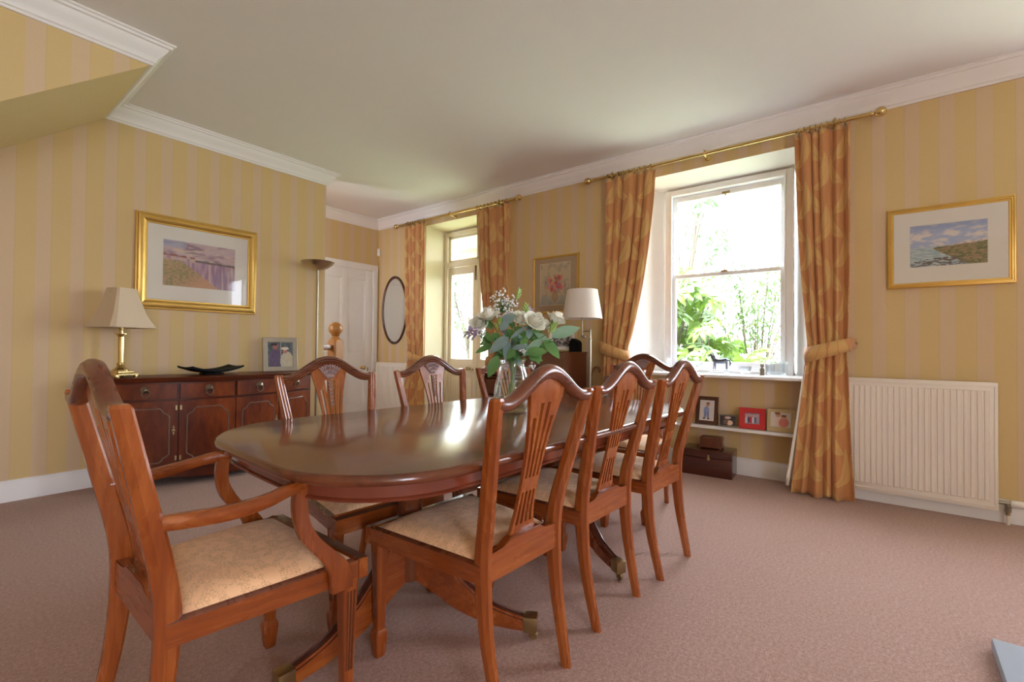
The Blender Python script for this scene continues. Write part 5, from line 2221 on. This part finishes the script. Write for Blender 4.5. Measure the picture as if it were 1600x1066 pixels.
sprig('green sprig in the heart of the bouquet', at(800, 505, D0+.03), [(800, 515, 0, 790, 530, -.03, .045), (803, 512, 0, 820, 522, -.03, .045), (812, 520, .02, 832, 530, .0, .045), (798, 508, .02, 782, 500, .02, .04), (830, 525, .0, 846, 515, .0, .04), (792, 545, -.05, 812, 560, -.06, .04)], 'leaf', 8, GL)

# ------------------------------------------------------------------ garden
bm = BM()
box(bm, 4.73, 40, -25, 40, -.45, -.35)
struct(put('lawn', bm, 'lawn'), 'garden lawn outside the window')


def broad_shrub(name, label, base_, h, spread, n, L, mat, seed, lobes=7, cat='shrub'):
    q = random.Random(seed)
    t = thing(name, label, cat, base_)
    bms, bml = BM(), BM()
    for k in range(n):
        a = q.uniform(0, 6.28)
        g = q.random()**.6
        hh = h*q.uniform(.35, 1.0)*(1-.25*g*g)
        p = V((spread*g*math.cos(a), spread*g*math.sin(a), hh))
        tube(bms, [(p.x*.15, p.y*.15, 0), (p.x*.6, p.y*.6, hh*.6), p], [.012, .008, .004], 5)
        nrm = V((q.uniform(-.9, -.1)+p.x*.3, q.uniform(-.7, .7)+p.y*.4, q.uniform(.3, 1))).normalized()
        x = nrm.cross(V((.1, .9, .2))).normalized()
        y = nrm.cross(x)
        s0 = L*q.uniform(.7, 1.15)
        for m in range(lobes):
            b = (m-(lobes-1)/2)*(4.2/lobes)+q.uniform(-.1, .1)
            d = (x*math.cos(b)+y*math.sin(b)) - nrm*.12
            leaf_geo(bml, p, d, s0*(1-.10*abs(m-(lobes-1)/2)), s0*.34, up=nrm, curl=.18, n=5)
    put('stems', bms, 'bark', t, 60)
    put('foliage', bml, mat, t, 60)


def fine_shrub(name, label, base_, h, spread, n, L, mat, seed, trunk=0.0, cat='shrub', W=.35, branches=26):
    q = random.Random(seed)
    t = thing(name, label, cat, base_)
    bms, bml = BM(), BM()
    tips = []
    if trunk:
        tube(bms, [(0, 0, 0), (.05*trunk, .02, trunk*.6), (.02, .06*trunk, trunk)], [.05*trunk, .04*trunk, .028*trunk], 8)
    for k in range(branches):
        a = q.uniform(0, 6.28)
        e = q.uniform(.15, 1.0)
        r = spread*math.sqrt(max(.02, 1-(e*1.3-.45)**2))*q.uniform(.4, 1)
        p = V((r*math.cos(a), r*math.sin(a), trunk*.7+(h-trunk*.7)*e))
        b0 = V((0, 0, trunk*q.uniform(.6, 1) if trunk else 0))
        mid = b0.lerp(p, .55)+V((0, 0, .12*(h-trunk)))
        tube(bms, [b0, mid, p], [.012*max(1, h*.5), .007*max(1, h*.5), .002], 5)
        tips.append((mid, p))
    for k in range(n):
        m_, p_ = q.choice(tips)
        p = m_.lerp(p_, q.random()**.5) + V((q.gauss(0, .09), q.gauss(0, .09), q.gauss(0, .09)))*spread
        d = V((q.gauss(0, 1), q.gauss(0, 1), q.gauss(0, .7)))
        leaf_geo(bml, p, d, L*q.uniform(.6, 1.2), L*W, up=V((q.uniform(-.5, .5), q.uniform(-.5, .5), 1)), curl=.15, n=3)
    put('branches', bms, 'bark', t, 60)
    put('foliage', bml, mat, t, 60)


broad_shrub('broadleaf_shrub', 'large glossy broad-leaved shrub filling the lower left of the window', (6.25, 2.25, -.35), 2.75, .9, 190, .30, 'bush', 1)
broad_shrub('broadleaf_shrub', 'second broad-leaved shrub close under the window pane', (5.85, 1.45, -.35), 1.85, .55, 70, .24, 'bush', 2)
fine_shrub('feathery_shrub', 'fine-leaved grey-green shrub at the lower right of the window', (6.7, 1.15, -.35), 2.6, .7, 2400, .08, 'bush2', 3)
fine_shrub('flowering_shrub', 'pink flowering shrub at the right edge of the window view', (9.0, 1.55, -.35), 2.9, 1.1, 900, .13, 'bush3', 4)
fine_shrub('garden_tree', 'pale tree standing beyond the shrubs outside the window', (13.0, 4.0, -.35), 6.5, 1.9, 900, .22, 'tree', 5, 2.6, 'tree', .4, 18)
fine_shrub('garden_tree', 'tree seen through the glass of the front doors', (12.0, 11.2, -.35), 5.0, 2.0, 1200, .22, 'tree', 6, 1.8, 'tree', .4, 24)
fine_shrub('hedge_bush', 'low green bush far across the lawn', (10.5, 3.6, -.35), 2.3, 1.6, 1200, .16, 'tree', 7)
bm = BM()
q = random.Random(11)
pts = [(4.86, 1.72+.03*math.sin(z*3), z) for z in [-.3+.25*i for i in range(13)]]
cl = thing('climbing_plant', 'climbing plant with a few leaves at the left edge of the window', 'climber', (0, 0, 0))
tube(bm, pts, .006, 6)
put('stems', bm, 'bark', cl, 60)
bm = BM()
for z in (2.52, 2.22, 1.98, 1.9, 1.72, 1.6, 1.3, 1.1, 2.4, 2.1):
    leaf_geo(bm, V((4.86, 1.71, z)), V((q.uniform(-.1, .3), -1, q.uniform(-.6, .4))), q.uniform(.10, .15), .06, up=V((-.8, 0, .6)), curl=.2)
put('foliage', bm, 'bush', cl, 60)
# porch outside the front doors
po = thing('porch_post', 'cream timber porch post outside the front doors', 'post', (5.55, 5.03, -.35))
bm = BM()
box(bm, -.06, .06, -.06, .06, 0, 2.75, .008)
put('shaft', bm, 'porch', po)
bm = BM()
box(bm, -.085, .085, -.085, .085, 0, .2, .01)
put('plinth', bm, 'porch', po)
bm = BM()
box(bm, 4.73, 5.70, 3.1, 5.6, 2.66, 2.72, .004)
box(bm, 5.48, 5.62, 3.1, 5.6, 2.50, 2.66, .004)
tag(put('porch_roof', bm, 'porch'), 'flat cream porch canopy above the front doors', 'canopy')
